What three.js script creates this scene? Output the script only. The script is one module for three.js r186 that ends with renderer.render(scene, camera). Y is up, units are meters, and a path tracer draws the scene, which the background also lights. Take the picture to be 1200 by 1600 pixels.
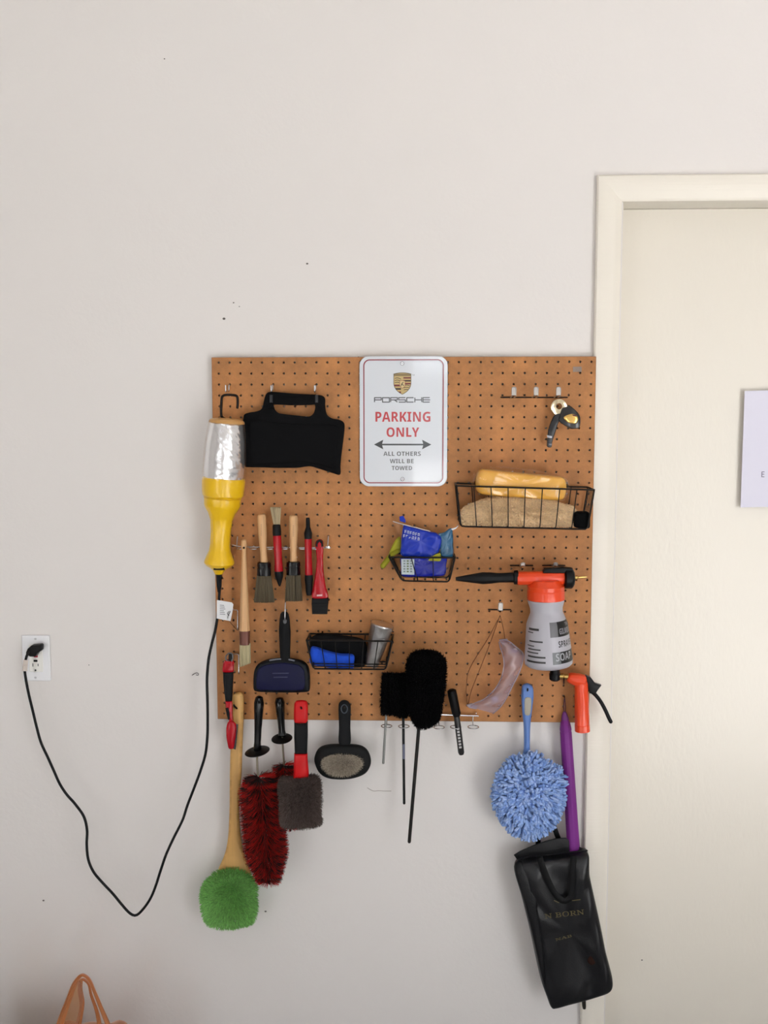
import * as THREE from 'three';
import { mergeGeometries, toCreasedNormals, mergeVertices } from 'three/addons/utils/BufferGeometryUtils.js';
import { RoundedBoxGeometry } from 'three/addons/geometries/RoundedBoxGeometry.js';
import { TextGeometry } from 'three/addons/geometries/TextGeometry.js';
import { FontLoader } from 'three/addons/loaders/FontLoader.js';
import { RectAreaLightUniformsLib } from 'three/addons/lights/RectAreaLightUniformsLib.js';

// ------------------------------------------------------------------ camera, sky, sun, exposure
const scene = new THREE.Scene();
const F = 1526, CX = 0.461, CY = 1.571, CZ = 2.3066;            // focal length in pixels of a 1200 x 1600 frame; metres
const camera = new THREE.PerspectiveCamera(2 * Math.atan(800 / F) * 180 / Math.PI, 0.75, 0.05, 200);
camera.position.set(CX, CY, CZ);
camera.rotation.set(-0.0958, 0.033, -0.0004, 'YXZ');
camera.updateMatrixWorld(true);

const sunDir = new THREE.Vector3(Math.sin(0.3) * Math.cos(0.74), Math.sin(0.74), Math.cos(0.3) * Math.cos(0.74));   // towards the sun
scene.background = new THREE.Color().setRGB(0.945, 0.995, 1.05).multiplyScalar(2.8);   // bright hazy sky, as the camera's white balance shows it
const sun = new THREE.DirectionalLight(new THREE.Color().setRGB(1, 0.99, 0.97), 50);
sun.position.copy(sunDir).multiplyScalar(20);
sun.castShadow = true;
Object.assign(sun.shadow.camera, { left: -12, right: 12, top: 12, bottom: -12, near: 1, far: 60 });
sun.shadow.mapSize.set(2048, 2048);
scene.add(sun, sun.target);
RectAreaLightUniformsLib.init();
// the three open doors behind the camera: [x from, x to, height]; daylight enters through them
const ZF = 4.1, openings = [[-1.95, -1.3, 2.1], [0.44, 0.78, 2.1], [2.05, 3.5, 2.2]];
for (const [a, b, h] of openings) {
  const day = new THREE.RectAreaLight(new THREE.Color().setRGB(0.945, 0.995, 1.05), 1.3, b - a, h);
  day.name = 'daylight'; day.position.set((a + b) / 2, h / 2, ZF + 0.07); scene.add(day);   // faces into the garage
}

const renderer = new THREE.WebGLRenderer({ antialias: true });
renderer.toneMapping = THREE.LinearToneMapping;
renderer.toneMappingExposure = 1.11;
renderer.shadowMap.enabled = true;

// ------------------------------------------------------------------ small tools
let seed = 7;
const rnd = () => { seed = (seed * 1664525 + 1013904223) >>> 0; return seed / 4294967296; };
const rr = (a, b) => a + (b - a) * rnd();
const V3 = (x, y, z) => new THREE.Vector3(x, y, z);
const used = {};
const numbered = (n) => { const k = used[n] = (used[n] ?? -1) + 1; return k ? n + '_' + String(k).padStart(3, '0') : n; };
// a pixel gives a direction; z (metres in front of the wall) is the depth of the thing itself
const camQ = camera.quaternion.clone();
function W(px, py, z) {
  const d = V3((px - 600) / F, (800 - py) / F, -1).applyQuaternion(camQ);
  return V3(CX, CY, CZ).addScaledVector(d, (z - CZ) / d.z);
}
const mpp = (z) => (CZ - z) / F;                                  // metres per pixel at depth z
function thing(name, label, category, at, group) {                // at: [px, py, z]
  const o = new THREE.Group();
  o.name = numbered(name); o.userData = { label, category };
  if (group) o.userData.group = group;
  o.position.copy(W(...at)); scene.add(o);
  return o;
}
const L = (g, px, py, z) => W(px, py, z).sub(g.position);
function part(parent, name, geo, mat, label) {
  const m = new THREE.Mesh(Array.isArray(geo) ? merge(geo) : geo, mat);
  m.name = name; m.castShadow = m.receiveShadow = true;
  if (label) m.userData.label = label;
  parent.add(m); return m;
}
function struct(name, geo, mat) { const m = part(scene, name, geo, mat); m.userData.kind = 'structure'; return m; }
function merge(list) {
  const l = list.map((g) => { g = g.index ? g.toNonIndexed() : g; for (const k of Object.keys(g.attributes)) if (!['position', 'normal', 'uv', 'color'].includes(k)) g.deleteAttribute(k); if (!list.every((q) => q.attributes.color)) g.deleteAttribute('color'); return g; });
  return mergeGeometries(l);
}
function spline2(pts, n, closed = true, tension = 0.5) {
  const c = new THREE.CatmullRomCurve3(pts.map((p) => V3(p[0], p[1], 0)), closed, 'catmullrom', tension);
  const q = c.getPoints(n); if (closed) q.pop();
  return q.map((p) => [p.x, p.y]);
}
const Z = (ox, oy, s) => (list) => list.map(([x, y]) => [ox + x / s, oy + y / s]);   // points read in an enlarged crop
// flat thing with an outline: rounded by a bevel. z is its front face
function slab(g, pts, z, depth, bevel = 0.001, { smooth = 0, holes = [], seg = 3 } = {}) {
  const loc = (list) => (smooth ? spline2(list, smooth) : list).map(([x, y]) => { const p = L(g, x, y, z); return new THREE.Vector2(p.x, p.y); });
  const sh = new THREE.Shape(loc(pts));
  for (const h of holes) sh.holes.push(new THREE.Path(loc(h)));
  const geo = new THREE.ExtrudeGeometry(sh, { depth: Math.max(depth - 2 * bevel, 1e-4), bevelEnabled: bevel > 0, bevelSize: bevel, bevelThickness: bevel, bevelOffset: -bevel, bevelSegments: seg, steps: 1 });
  geo.translate(0, 0, z - g.position.z - depth + bevel);
  return toCreasedNormals(geo, 0.7);
}
// inflated outline: zr is the depth of the rim
function puff(g, pts, zr, front, back, { n = 56, rings = 10, e1 = 0.5, e2 = 0.9, bump = null } = {}) {
  const o = spline2(pts, n).map(([x, y]) => L(g, x, y, zr)), c = V3(0, 0, 0);
  for (const p of o) c.addScaledVector(p, 1 / o.length);
  const pos = [], idx = [], uv = [];
  const ring = (a, h) => {
    const s = Math.pow(Math.max(Math.cos(a), 0), e1), q = Math.pow(Math.sin(a), e2) * h;
    for (const p of o) { const x = c.x + (p.x - c.x) * s, y = c.y + (p.y - c.y) * s; let zz = p.z + q; if (bump && h > 0) zz += bump(x, y, s) * Math.sin(a); pos.push(x, y, zz); uv.push(x, y); }
  };
  const N = o.length;
  for (let k = rings - 1; k >= 1; k--) ring(k / rings * Math.PI / 2, -back);
  for (let k = 0; k < rings; k++) ring(k / rings * Math.PI / 2, front);
  const R = 2 * rings - 1;
  for (let k = 0; k < R - 1; k++) for (let i = 0; i < N; i++) { const a = k * N + i, b = k * N + (i + 1) % N; idx.push(a, b, a + N, b, b + N, a + N); }
  const cb = pos.length / 3; pos.push(c.x, c.y, c.z - back); uv.push(c.x, c.y); const cf = cb + 1; pos.push(c.x, c.y, c.z + front + (bump ? bump(c.x, c.y, 0) : 0)); uv.push(c.x, c.y);
  for (let i = 0; i < N; i++) { const j = (i + 1) % N; idx.push(cb, j, i, (R - 1) * N + i, (R - 1) * N + j, cf); }
  const geo = new THREE.BufferGeometry();
  geo.setAttribute('position', new THREE.Float32BufferAttribute(pos, 3)); geo.setAttribute('uv', new THREE.Float32BufferAttribute(uv, 2)); geo.setIndex(idx);
  // outline orientation decides the winding
  let area = 0; for (let i = 0; i < N; i++) { const p = o[i], q = o[(i + 1) % N]; area += p.x * q.y - q.x * p.y; }
  if (area < 0) { const I = geo.index.array; for (let i = 0; i < I.length; i += 3) { const t = I[i]; I[i] = I[i + 1]; I[i + 1] = t; } }
  geo.computeVertexNormals();
  return geo;
}
function frameOf(dir) {
  const y = dir.clone().normalize(), z = V3(0, 0, 1); if (Math.abs(y.z) > 0.95) z.set(0, 1, 0);
  z.addScaledVector(y, -z.dot(y)).normalize();
  return new THREE.Matrix4().makeBasis(y.clone().cross(z), y, z);
}
// turned shape: profile [t along A-B, radius in pixels]
function lathe(g, A, B, prof, { seg = 20, squash = 1, crease = 0.6, smooth = 0 } = {}) {
  const a = L(g, ...A), b = L(g, ...B), d = b.clone().sub(a), len = d.length(), m = mpp((A[2] + B[2]) / 2);
  let pf = smooth ? spline2(prof, smooth, false) : prof;
  if (pf[0][1] > 0) pf = [[pf[0][0], 0], ...pf];
  if (pf[pf.length - 1][1] > 0) pf = [...pf, [pf[pf.length - 1][0], 0]];
  let geo = new THREE.LatheGeometry(pf.map(([t, r]) => new THREE.Vector2(Math.max(r, 0) * m, t * len)), seg);
  geo.scale(1, 1, squash);
  geo.applyMatrix4(frameOf(d)); geo.translate(a.x, a.y, a.z);
  return crease ? toCreasedNormals(geo, crease) : geo;
}
function tube(g, pts, r, { closed = false, n = 0, seg = 8, tension = 0.5, raw = false, caps = true } = {}) {
  const q = pts.map((p) => raw ? V3(...p) : L(g, ...p));
  const c = new THREE.CatmullRomCurve3(q, closed, 'catmullrom', tension);
  const geo = new THREE.TubeGeometry(c, n || Math.max(6, q.length * 6), r, seg, closed);
  if (closed || !caps) return geo;
  const s = [q[0], q[q.length - 1]].map((p) => new THREE.SphereGeometry(r, seg, 4).translate(p.x, p.y, p.z));
  return merge([geo, ...s]);
}
const bar = (g, A, B, r, seg = 8) => tube(g, [A, B], r, { n: 1, seg });
function rbox(w, h, d, r, x, y, z) { return new RoundedBoxGeometry(w, h, d, 2, r).translate(x, y, z); }
const box = (x0, x1, y0, y1, z0, z1) => new THREE.BoxGeometry(x1 - x0, y1 - y0, z1 - z0).translate((x0 + x1) / 2, (y0 + y1) / 2, (z0 + z1) / 2);
// hair, bristles, pile: thin tapering strands, joined
function strands(list, tip = 0.35) {
  const pos = [], col = [], nor = [], up = V3();
  for (const { p, d, len, r, c, bend } of list) {
    const dir = d.clone().normalize(), u = V3(0.31, 0.9, 0.27).cross(dir).normalize(), v = dir.clone().cross(u);
    const mid = p.clone().addScaledVector(dir, len * 0.55), end = p.clone().addScaledVector(dir, len); if (bend) { end.addScaledVector(bend, len); mid.addScaledVector(bend, len * 0.3); }
    const P = [p, mid, end], R = [r, r * 0.85, r * tip], rings = P.map((q, k) => [0, 1, 2].map((i) => { const w = i * 2.0944; return q.clone().addScaledVector(u, Math.cos(w) * R[k]).addScaledVector(v, Math.sin(w) * R[k]); }));
    const nrm = [0, 1, 2].map((i) => { const w = i * 2.0944; return u.clone().multiplyScalar(Math.cos(w)).addScaledVector(v, Math.sin(w)); });
    const put = (q, n) => { pos.push(q.x, q.y, q.z); nor.push(n.x, n.y, n.z); col.push(c[0], c[1], c[2]); };
    for (let k = 0; k < 2; k++) for (let i = 0; i < 3; i++) { const j = (i + 1) % 3; put(rings[k][i], nrm[i]); put(rings[k][j], nrm[j]); put(rings[k + 1][i], nrm[i]); put(rings[k][j], nrm[j]); put(rings[k + 1][j], nrm[j]); put(rings[k + 1][i], nrm[i]); }
    put(rings[2][0], dir); put(rings[2][1], dir); put(rings[2][2], dir);
  }
  const geo = new THREE.BufferGeometry();
  geo.setAttribute('position', new THREE.Float32BufferAttribute(pos, 3)); geo.setAttribute('normal', new THREE.Float32BufferAttribute(nor, 3)); geo.setAttribute('color', new THREE.Float32BufferAttribute(col, 3));
  return geo;
}
const tone = (c, k) => { const t = 1 + rr(-k, k); return [c[0] * t, c[1] * t, c[2] * t]; };
const lin = (hex) => { const c = new THREE.Color(hex); return [c.r, c.g, c.b]; };

// ------------------------------------------------------------------ procedural textures and materials
function hash2(x, y) { let h = (x * 374761393 + y * 668265263) | 0; h = Math.imul(h ^ (h >>> 13), 1274126177); return ((h ^ (h >>> 16)) >>> 0) / 4294967296; }
function vnoise(x, y, per) {
  const xi = Math.floor(x), yi = Math.floor(y), fx = x - xi, fy = y - yi, s = fx * fx * (3 - 2 * fx), t = fy * fy * (3 - 2 * fy), w = (a) => ((a % per) + per) % per;
  const h = (a, b) => hash2(w(a), w(b));
  return (h(xi, yi) * (1 - s) + h(xi + 1, yi) * s) * (1 - t) + (h(xi, yi + 1) * (1 - s) + h(xi + 1, yi + 1) * s) * t;
}
function dataTex(n, fn, rep, srgb) {
  const d = new Uint8Array(n * n * 4);
  for (let y = 0; y < n; y++) for (let x = 0; x < n; x++) { const v = fn(x / n, y / n), i = (y * n + x) * 4; const c = Array.isArray(v) ? v : [v, v, v]; for (let k = 0; k < 3; k++) d[i + k] = Math.max(0, Math.min(255, c[k] * 255)); d[i + 3] = 255; }
  const t = new THREE.DataTexture(d, n, n); t.wrapS = t.wrapT = THREE.RepeatWrapping; t.magFilter = THREE.LinearFilter; t.minFilter = THREE.LinearFilter;
  if (srgb) t.colorSpace = THREE.SRGBColorSpace;
  t.repeat.set(rep[0], rep[1]); t.needsUpdate = true; return t;
}
const T = {
  paint: dataTex(512, (u, v) => 0.5 * vnoise(u * 64, v * 64, 64) + 0.3 * vnoise(u * 160, v * 160, 160) + 0.2 * vnoise(u * 20, v * 20, 20), [2, 2]),
  grain: dataTex(256, (u, v) => 0.6 * vnoise(u * 64, v * 64, 64) + 0.4 * hash2(u * 256 | 0, v * 256 | 0), [30, 30]),
  leather: dataTex(256, (u, v) => { const a = vnoise(u * 40, v * 40, 40), b = vnoise(u * 90 + 7, v * 90, 90); return 0.65 * Math.abs(a - 0.5) * 2 + 0.35 * b; }, [12, 12]),
  weave: dataTex(128, (u, v) => { const x = u * 32, y = v * 32; return 0.5 + 0.25 * Math.sin(x * Math.PI * 2) * ((Math.floor(y) % 2) ? 1 : -1) + 0.25 * Math.sin(y * Math.PI * 2); }, [25, 25]),
  board: dataTex(512, (u, v) => { const n = 0.5 * vnoise(u * 10, v * 10, 10) + 0.3 * vnoise(u * 48, v * 48, 48) + 0.2 * vnoise(u * 200, v * 200, 200), t = 0.86 + 0.24 * (n - 0.2); return [0.775 * t, 0.525 * t, 0.305 * t]; }, [2.3, 2.3], true),
  wood: dataTex(256, (u, v) => { const n = vnoise(u * 28 + 1.5 * vnoise(u * 4, v * 4, 4), v * 3, 28), f = vnoise(u * 128, v * 8, 128), t = 0.9 + 0.12 * n + 0.06 * f; return [0.90 * t, 0.75 * t, 0.59 * t]; }, [1, 1], true),
  pine: dataTex(256, (u, v) => { const n = vnoise(u * 14 + 2 * vnoise(u * 3, v * 3, 3), v * 2, 14), f = vnoise(u * 120, v * 6, 120), t = 0.9 + 0.12 * n + 0.05 * f; return [0.84 * t, 0.69 * t, 0.45 * t]; }, [12, 2], true),
  brushed: dataTex(256, (u, v) => vnoise(u * 4, v * 180, 256), [3, 12]),
  concrete: dataTex(512, (u, v) => { const t = 0.80 + 0.25 * (0.5 * vnoise(u * 6, v * 6, 6) + 0.3 * vnoise(u * 40, v * 40, 40) + 0.2 * vnoise(u * 180, v * 180, 180)); return [0.60 * t, 0.60 * t, 0.595 * t]; }, [0.4, 0.4], true),
  sponge: dataTex(256, (u, v) => { const a = vnoise(u * 60, v * 60, 60); return a > 0.62 ? 0.2 : 0.6 + 0.4 * a; }, [14, 14]),
};
const M = (hex, rough = 0.6, o = {}) => new THREE.MeshPhysicalMaterial({ color: hex, roughness: rough, ...o });
const mat = {
  wall: M(0xebe6e3, 0.75, { bumpMap: T.paint, bumpScale: 0.0003 }),
  trim: M(0xf2ebdf, 0.38, { bumpMap: T.brushed, bumpScale: 0.0002 }),
  door: M(0xede6da, 0.33, { bumpMap: T.paint, bumpScale: 0.0003 }),
  floor: M(0xffffff, 0.55, { map: T.concrete }),
  drive: M(0xffffff, 0.85, { map: T.concrete }),
  board: M(0xffffff, 0.62, { map: T.board, bumpMap: T.grain, bumpScale: 0.0002 }),
  boardEdge: M(0x7d5230, 0.8),
  batten: M(0xb99a6c, 0.8),
  steel: M(0xc9c9cb, 0.25, { metalness: 1 }),
  chrome: M(0xe4e4e6, 0.12, { metalness: 1 }),
  darkWire: M(0x1a1310, 0.5, { specularIntensity: 0.4 }),
  wireBlack: M(0x14100e, 0.45, { specularIntensity: 0.4 }),
  brass: M(0xd2b06a, 0.25, { metalness: 1 }),
  black: M(0x101012, 0.45, { specularIntensity: 0.4 }),
  blackGloss: M(0x0c0c0e, 0.2, { specularIntensity: 0.6 }),
  rubber: M(0x18191b, 0.7, { bumpMap: T.grain, bumpScale: 0.0002, specularIntensity: 0.35 }),
  cloth: M(0x0f0f11, 0.9, { bumpMap: T.weave, bumpScale: 0.0003, specularIntensity: 0.25 }),
  leather: M(0x0f0f12, 0.4, { bumpMap: T.leather, bumpScale: 0.0003, specularIntensity: 0.5 }),
  yellow: M(0xf5c410, 0.33, { clearcoat: 0.3, clearcoatRoughness: 0.2 }),
  white: M(0xf1f1f4, 0.35),
  whiteMatte: M(0xeceaf2, 0.8),
  red: M(0xb00f1e, 0.22, { specularIntensity: 0.7 }),
  redBright: M(0xc90f14, 0.3, { specularIntensity: 0.6 }),
  orange: M(0xf0481a, 0.38, { clearcoat: 0.2 }),
  wood: M(0xf3e6d2, 0.5, { map: T.wood }),
  pine: M(0xfff2dc, 0.5, { map: T.pine }),
  brown: M(0x6b3f33, 0.35, { metalness: 0.3 }),
  strand: M(0xffffff, 0.8, { vertexColors: true }),
  strandSoft: M(0xffffff, 0.95, { vertexColors: true, sheen: 0.2 }),
  tagPaper: M(0xe8e8ea, 0.8),
};

// ------------------------------------------------------------------ the garage
const X0 = -4.2, X1 = 5.6, HC = 2.78, WT = 0.14;
const Y0 = 1.70;                                                  // height of the top left hole of the pegboard
const cIn = W(973.5, 313.5, 0.017);                                // inner corner of the door casing
const doorL = cIn.x + 0.004, doorR = doorL + 0.83, doorT = cIn.y + 0.004;
{ // wall that carries the board, with the doorway cut out
  const s = new THREE.Shape([[X0 - WT, 0], [doorL, 0], [doorL, doorT], [doorR, doorT], [doorR, 0], [X1 + WT, 0], [X1 + WT, HC], [X0 - WT, HC]].map((p) => new THREE.Vector2(...p)));
  const w = struct('wall_back', new THREE.ExtrudeGeometry(s, { depth: WT, bevelEnabled: false }).translate(0, 0, -WT), mat.wall);
  const dark = M(0x6a6460, 0.9), spots = [[350, 498, 2.0], [365, 473, 1.1], [374, 479, 0.8], [480, 412, 1.5], [257, 92, 1.0], [68, 1407, 1.6], [415, 1424, 1.6], [139, 1039, 0.8], [1003, 1500, 1.2], [560, 558, 1]];
  for (const [x, y, r] of spots) { const p = W(x, y, 0); part(w, 'nail_hole', new THREE.SphereGeometry(r * 0.0015, 8, 5).scale(1.2, 0.9, 0.25).translate(p.x, p.y, 0.0003), dark); }
  const sc = [[574, 1231], [579, 1234], [584, 1236], [592, 1235.5], [600, 1236], [611, 1236]].map(([x, y]) => W(x, y, 0.0004).toArray());
  part(w, 'scratch', tube(null, sc, 0.0006, { raw: true, seg: 5 }), M(0xa5968f, 0.9));
}
struct('wall_left', box(X0 - WT, X0, 0, HC, 0, ZF), mat.wall);
struct('wall_right', box(X1, X1 + WT, 0, HC, 0, ZF), mat.wall);
struct('ceiling', box(X0 - WT, X1 + WT, HC, HC + 0.15, -WT, ZF + WT), mat.wall);
struct('floor', box(X0 - WT, X1 + WT, -0.15, 0, -WT, ZF + WT), mat.floor);
{
  const g = []; let x = X0 - WT;
  for (const [a, b, h] of openings) { g.push(box(x, a, 0, HC, ZF, ZF + WT)); g.push(box(a, b, h, HC, ZF, ZF + WT)); x = b; }
  g.push(box(x, X1 + WT, 0, HC, ZF, ZF + WT));
  struct('wall_front', merge(g), mat.wall);
}
struct('driveway', box(-9, 10, -0.17, -0.02, ZF + WT, 26), mat.drive);
struct('street', box(-60, 60, -0.2, -0.05, 26, 36), M(0x77767a, 0.9));
struct('lawn', box(-60, 60, -0.4, -0.19, ZF + WT, 60), M(0x5d6b38, 0.95));
{ // clipped hedge across the street
  const h = new THREE.Group(); h.name = 'hedge'; h.userData = { label: 'long clipped green hedge across the street', category: 'hedge' }; h.position.set(0, -0.19, 40); scene.add(h);
  const g = new RoundedBoxGeometry(70, 3.6, 3, 6, 0.7), p = g.attributes.position;
  for (let i = 0; i < p.count; i++) p.setXYZ(i, p.getX(i) + rr(-0.15, 0.15), p.getY(i) + 1.8, p.getZ(i) + rr(-0.15, 0.15));
  g.computeVertexNormals();
  part(h, 'foliage', g, M(0x3a4a28, 0.95, { bumpMap: T.grain, bumpScale: 0.05 }));
}
// door casing: one moulded profile, mitred at the corner
{
  const prof = [[0, 0], [0, 0.008], [0.003, 0.0105], [0.012, 0.0125], [0.02, 0.0165], [0.048, 0.0175], [0.055, 0.0165], [0.058, 0.013], [0.058, 0]];
  const leg = (f) => {
    const pos = [], idx = [], uv = [];
    prof.forEach((p) => { for (const e of [0, 1]) { const q = f(p[0], e); pos.push(q[0], q[1], p[1]); uv.push(q[0] * (f.v ? 1 : 0.2), q[1] * (f.v ? 0.2 : 1)); } });
    for (let i = 0; i < prof.length - 1; i++) { const a = 2 * i; idx.push(a, a + 1, a + 2, a + 1, a + 3, a + 2); }
    const g = new THREE.BufferGeometry(); g.setAttribute('position', new THREE.Float32BufferAttribute(pos, 3)); g.setAttribute('uv', new THREE.Float32BufferAttribute(uv, 2)); g.setIndex(idx); g.computeVertexNormals();
    return toCreasedNormals(g, 0.5);
  };
  const il = cIn.x, ir = doorR + 0.004, it = cIn.y;
  struct('trim_1', leg((u, e) => [il - u, e ? it + u : 0]), mat.trim);
  struct('trim_2', leg((u, e) => [e ? ir + u : il - u, it + u]), mat.trim);
  struct('trim_3', leg((u, e) => [ir + u, e ? 0 : it + u]), mat.trim);
  // jamb lining and stop
  const j = 0.018, dz = -0.088;
  struct('trim_4', merge([box(doorL, doorL + 0.001, 0, doorT, -WT, 0), box(doorL, doorR, doorT - 0.001, doorT, -WT, 0), box(doorR - 0.001, doorR, 0, doorT, -WT, 0)]), mat.trim);
  const d = struct('door_1', rbox(doorR - doorL - 0.008, doorT - 0.0135, 0.04, 0.002, (doorL + doorR) / 2, (doorT - 0.0135) / 2 + 0.012, dz - 0.02), mat.door);
  part(d, 'door_knob', merge([new THREE.CylinderGeometry(0.032, 0.032, 0.006, 24).rotateX(Math.PI / 2).translate(doorR - 0.07, 0.95, dz + 0.003), new THREE.CylinderGeometry(0.011, 0.011, 0.04, 16).rotateX(Math.PI / 2).translate(doorR - 0.07, 0.95, dz + 0.02), new THREE.SphereGeometry(0.027, 24, 16).scale(1, 1, 0.8).translate(doorR - 0.07, 0.95, dz + 0.05)]), mat.brass);
  struct('wall_closet', box(doorL - 0.2, doorR + 0.2, 0, HC, -WT - 0.1, -WT - 0.02), mat.wall);
}

// ------------------------------------------------------------------ pegboard
const ZB = 0.021, IN = 0.0254;                                    // front face of the board; hole pitch
{
  const xl = -0.016, xr = 0.8735, yt = 0.0115, yb = -0.8515, t = 0.0062, hr = 0.0027;
  const g = new THREE.Group(); g.name = 'pegboard'; g.userData = { label: 'brown perforated hardboard pegboard screwed to white wall beside doorway', category: 'pegboard' };
  g.position.set(xl, Y0 + yb, ZB); scene.add(g);
  const pos = [], uv = [], nor = [], O = [-xl, -yb];
  const P = (x, y, z, n) => { pos.push(x + O[0], y + O[1], z); uv.push(x, y); nor.push(...n); };
  const dirs = [...Array(8)].map((_, i) => [Math.cos(i * Math.PI / 4), Math.sin(i * Math.PI / 4)]);
  for (let r = 0; r < 34; r++) for (let c = 0; c < 35; c++) {
    const cx = c * IN, cy = -r * IN, a = c ? cx - IN / 2 : xl, b = c < 34 ? cx + IN / 2 : xr, d = r < 33 ? cy - IN / 2 : yb, u = r ? cy + IN / 2 : yt;
    const bd = [[b, cy], [b, u], [cx, u], [a, u], [a, cy], [a, d], [cx, d], [b, d]];
    for (let i = 0; i < 8; i++) {
      const j = (i + 1) % 8, h0 = [cx + dirs[i][0] * hr, cy + dirs[i][1] * hr], h1 = [cx + dirs[j][0] * hr, cy + dirs[j][1] * hr], F0 = [0, 0, 1];
      P(h0[0], h0[1], 0, F0); P(bd[i][0], bd[i][1], 0, F0); P(bd[j][0], bd[j][1], 0, F0);
      P(h0[0], h0[1], 0, F0); P(bd[j][0], bd[j][1], 0, F0); P(h1[0], h1[1], 0, F0);
      const n0 = [-dirs[i][0], -dirs[i][1], 0], n1 = [-dirs[j][0], -dirs[j][1], 0];
      P(h0[0], h0[1], 0, n0); P(h1[0], h1[1], 0, n1); P(h1[0], h1[1], -t, n1);
      P(h0[0], h0[1], 0, n0); P(h1[0], h1[1], -t, n1); P(h0[0], h0[1], -t, n0);
      const B0 = [0, 0, -1];
      P(h0[0], h0[1], -t, B0); P(bd[j][0], bd[j][1], -t, B0); P(bd[i][0], bd[i][1], -t, B0);
      P(h0[0], h0[1], -t, B0); P(h1[0], h1[1], -t, B0); P(bd[j][0], bd[j][1], -t, B0);
    }
  }
  const geo = new THREE.BufferGeometry();
  geo.setAttribute('position', new THREE.Float32BufferAttribute(pos, 3)); geo.setAttribute('normal', new THREE.Float32BufferAttribute(nor, 3)); geo.setAttribute('uv', new THREE.Float32BufferAttribute(uv, 2));
  part(g, 'panel', geo, mat.board);
  const w = xr - xl, h = yt - yb;
  part(g, 'panel_edge', merge([box(-0.0006, 0, 0, h, -t, 0), box(w, w + 0.0006, 0, h, -t, 0), box(0, w, -0.0006, 0, -t, 0), box(0, w, h, h + 0.0006, -t, 0)]), mat.boardEdge);
  for (const [a, b, c, d] of [[0.002, w - 0.002, 0.001, 0.0035], [0.002, w - 0.002, h - 0.0035, h - 0.001], [0.002, 0.0075, 0.004, h - 0.004], [w - 0.0045, w - 0.001, 0.004, h - 0.004]]) part(g, 'batten', box(a, b, c, d, -ZB, -t - 0.0001), mat.batten);
  const tp = W(902, 577, ZB + 0.0002).sub(g.position);
  part(g, 'tape_scrap', rbox(0.02, 0.012, 0.0003, 0.0001, tp.x, tp.y, tp.z), M(0xcdb9ab, 0.3, { transmission: 0.6 }));
}

// ------------------------------------------------------------------ peg hooks
const hookSteel = M(0xb9b3af, 0.45, { metalness: 0.9 });
// straight wire hook: leaves the hole, runs forward and turns up
function wireHook(px, py, label, { out = 0.035, up = 0.012, r = 0.0017, m = mat.steel, group } = {}) {
  const g = thing('peg_hook', label, 'hook', [px, py, ZB], group);
  part(g, 'wire', tube(g, [[0, 0.0, -0.006], [0, 0, 0.004], [0, -0.010, 0.006], [0, -0.015, 0.012], [0, -0.016, out - 0.006], [0, -0.014, out - 0.001], [0, -0.014 + up, out]], r, { raw: true, n: 28 }), m);
  return g;
}
// double wire hook with a cross bar lying on the board; its upturned end shows as a bright loop
function loopHook(px, py, label, { out = 0.04, up = 0.022, dark = true, group } = {}) {   // px, py: foot of the upturned end
  const e = W(px, py, ZB + out), g = new THREE.Group();
  g.name = numbered('double_peg_hook'); g.userData = { label, category: 'hook' }; if (group) g.userData.group = group;
  g.position.set(e.x, e.y - 0.002, ZB); scene.add(g);
  const s = 0.0042;
  part(g, 'arm', tube(g, [[-s, 0, 0.001], [-s, 0.001, out * 0.6], [-s, 0.002, out - 0.003], [-s, 0.006, out], [-s, up - 0.002, out + 0.001], [0, up, out + 0.001], [s, up - 0.002, out + 0.001], [s, 0.006, out], [s, 0.002, out - 0.003], [s, 0.001, out * 0.6], [s, 0, 0.001]], 0.0014, { raw: true, n: 60 }), hookSteel);
  part(g, 'end_plate', rbox(2 * s, up - 0.004, 0.0008, 0.0003, 0, up / 2 + 0.002, out + 0.001), hookSteel);
  part(g, 'cross_bar', tube(g, [[-0.026, 0, 0.0016], [0.026, 0, 0.0016]], 0.0015, { raw: true, n: 1 }), dark ? mat.darkWire : mat.steel);
  return g;
}
wireHook(358.3, 602, 'short steel hook that carries the yellow work light', { out: 0.045 });
wireHook(426.5, 602, 'steel hook through the black cloth bag handle, end by work light', { out: 0.03 });
wireHook(493.5, 602, 'steel hook through the black cloth bag handle, end by parking sign', { out: 0.03 });
loopHook(803, 619, 'empty chrome double hook, second away from the key ring hook', { group: 'empty double hooks above the basket' });
loopHook(837.5, 619, 'empty chrome double hook between another empty hook and the key ring hook', { group: 'empty double hooks above the basket' });
loopHook(872.5, 619, 'chrome double hook holding the key ring');
loopHook(782, 955, 'chrome double hook holding the clear safety glasses', { out: 0.03 });
loopHook(817, 885, 'chrome double hook under the foam sprayer, nozzle side', { out: 0.03, up: 0.011 });
loopHook(868, 885, 'chrome double hook under the foam sprayer, knob side', { out: 0.03, up: 0.011 });

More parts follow.
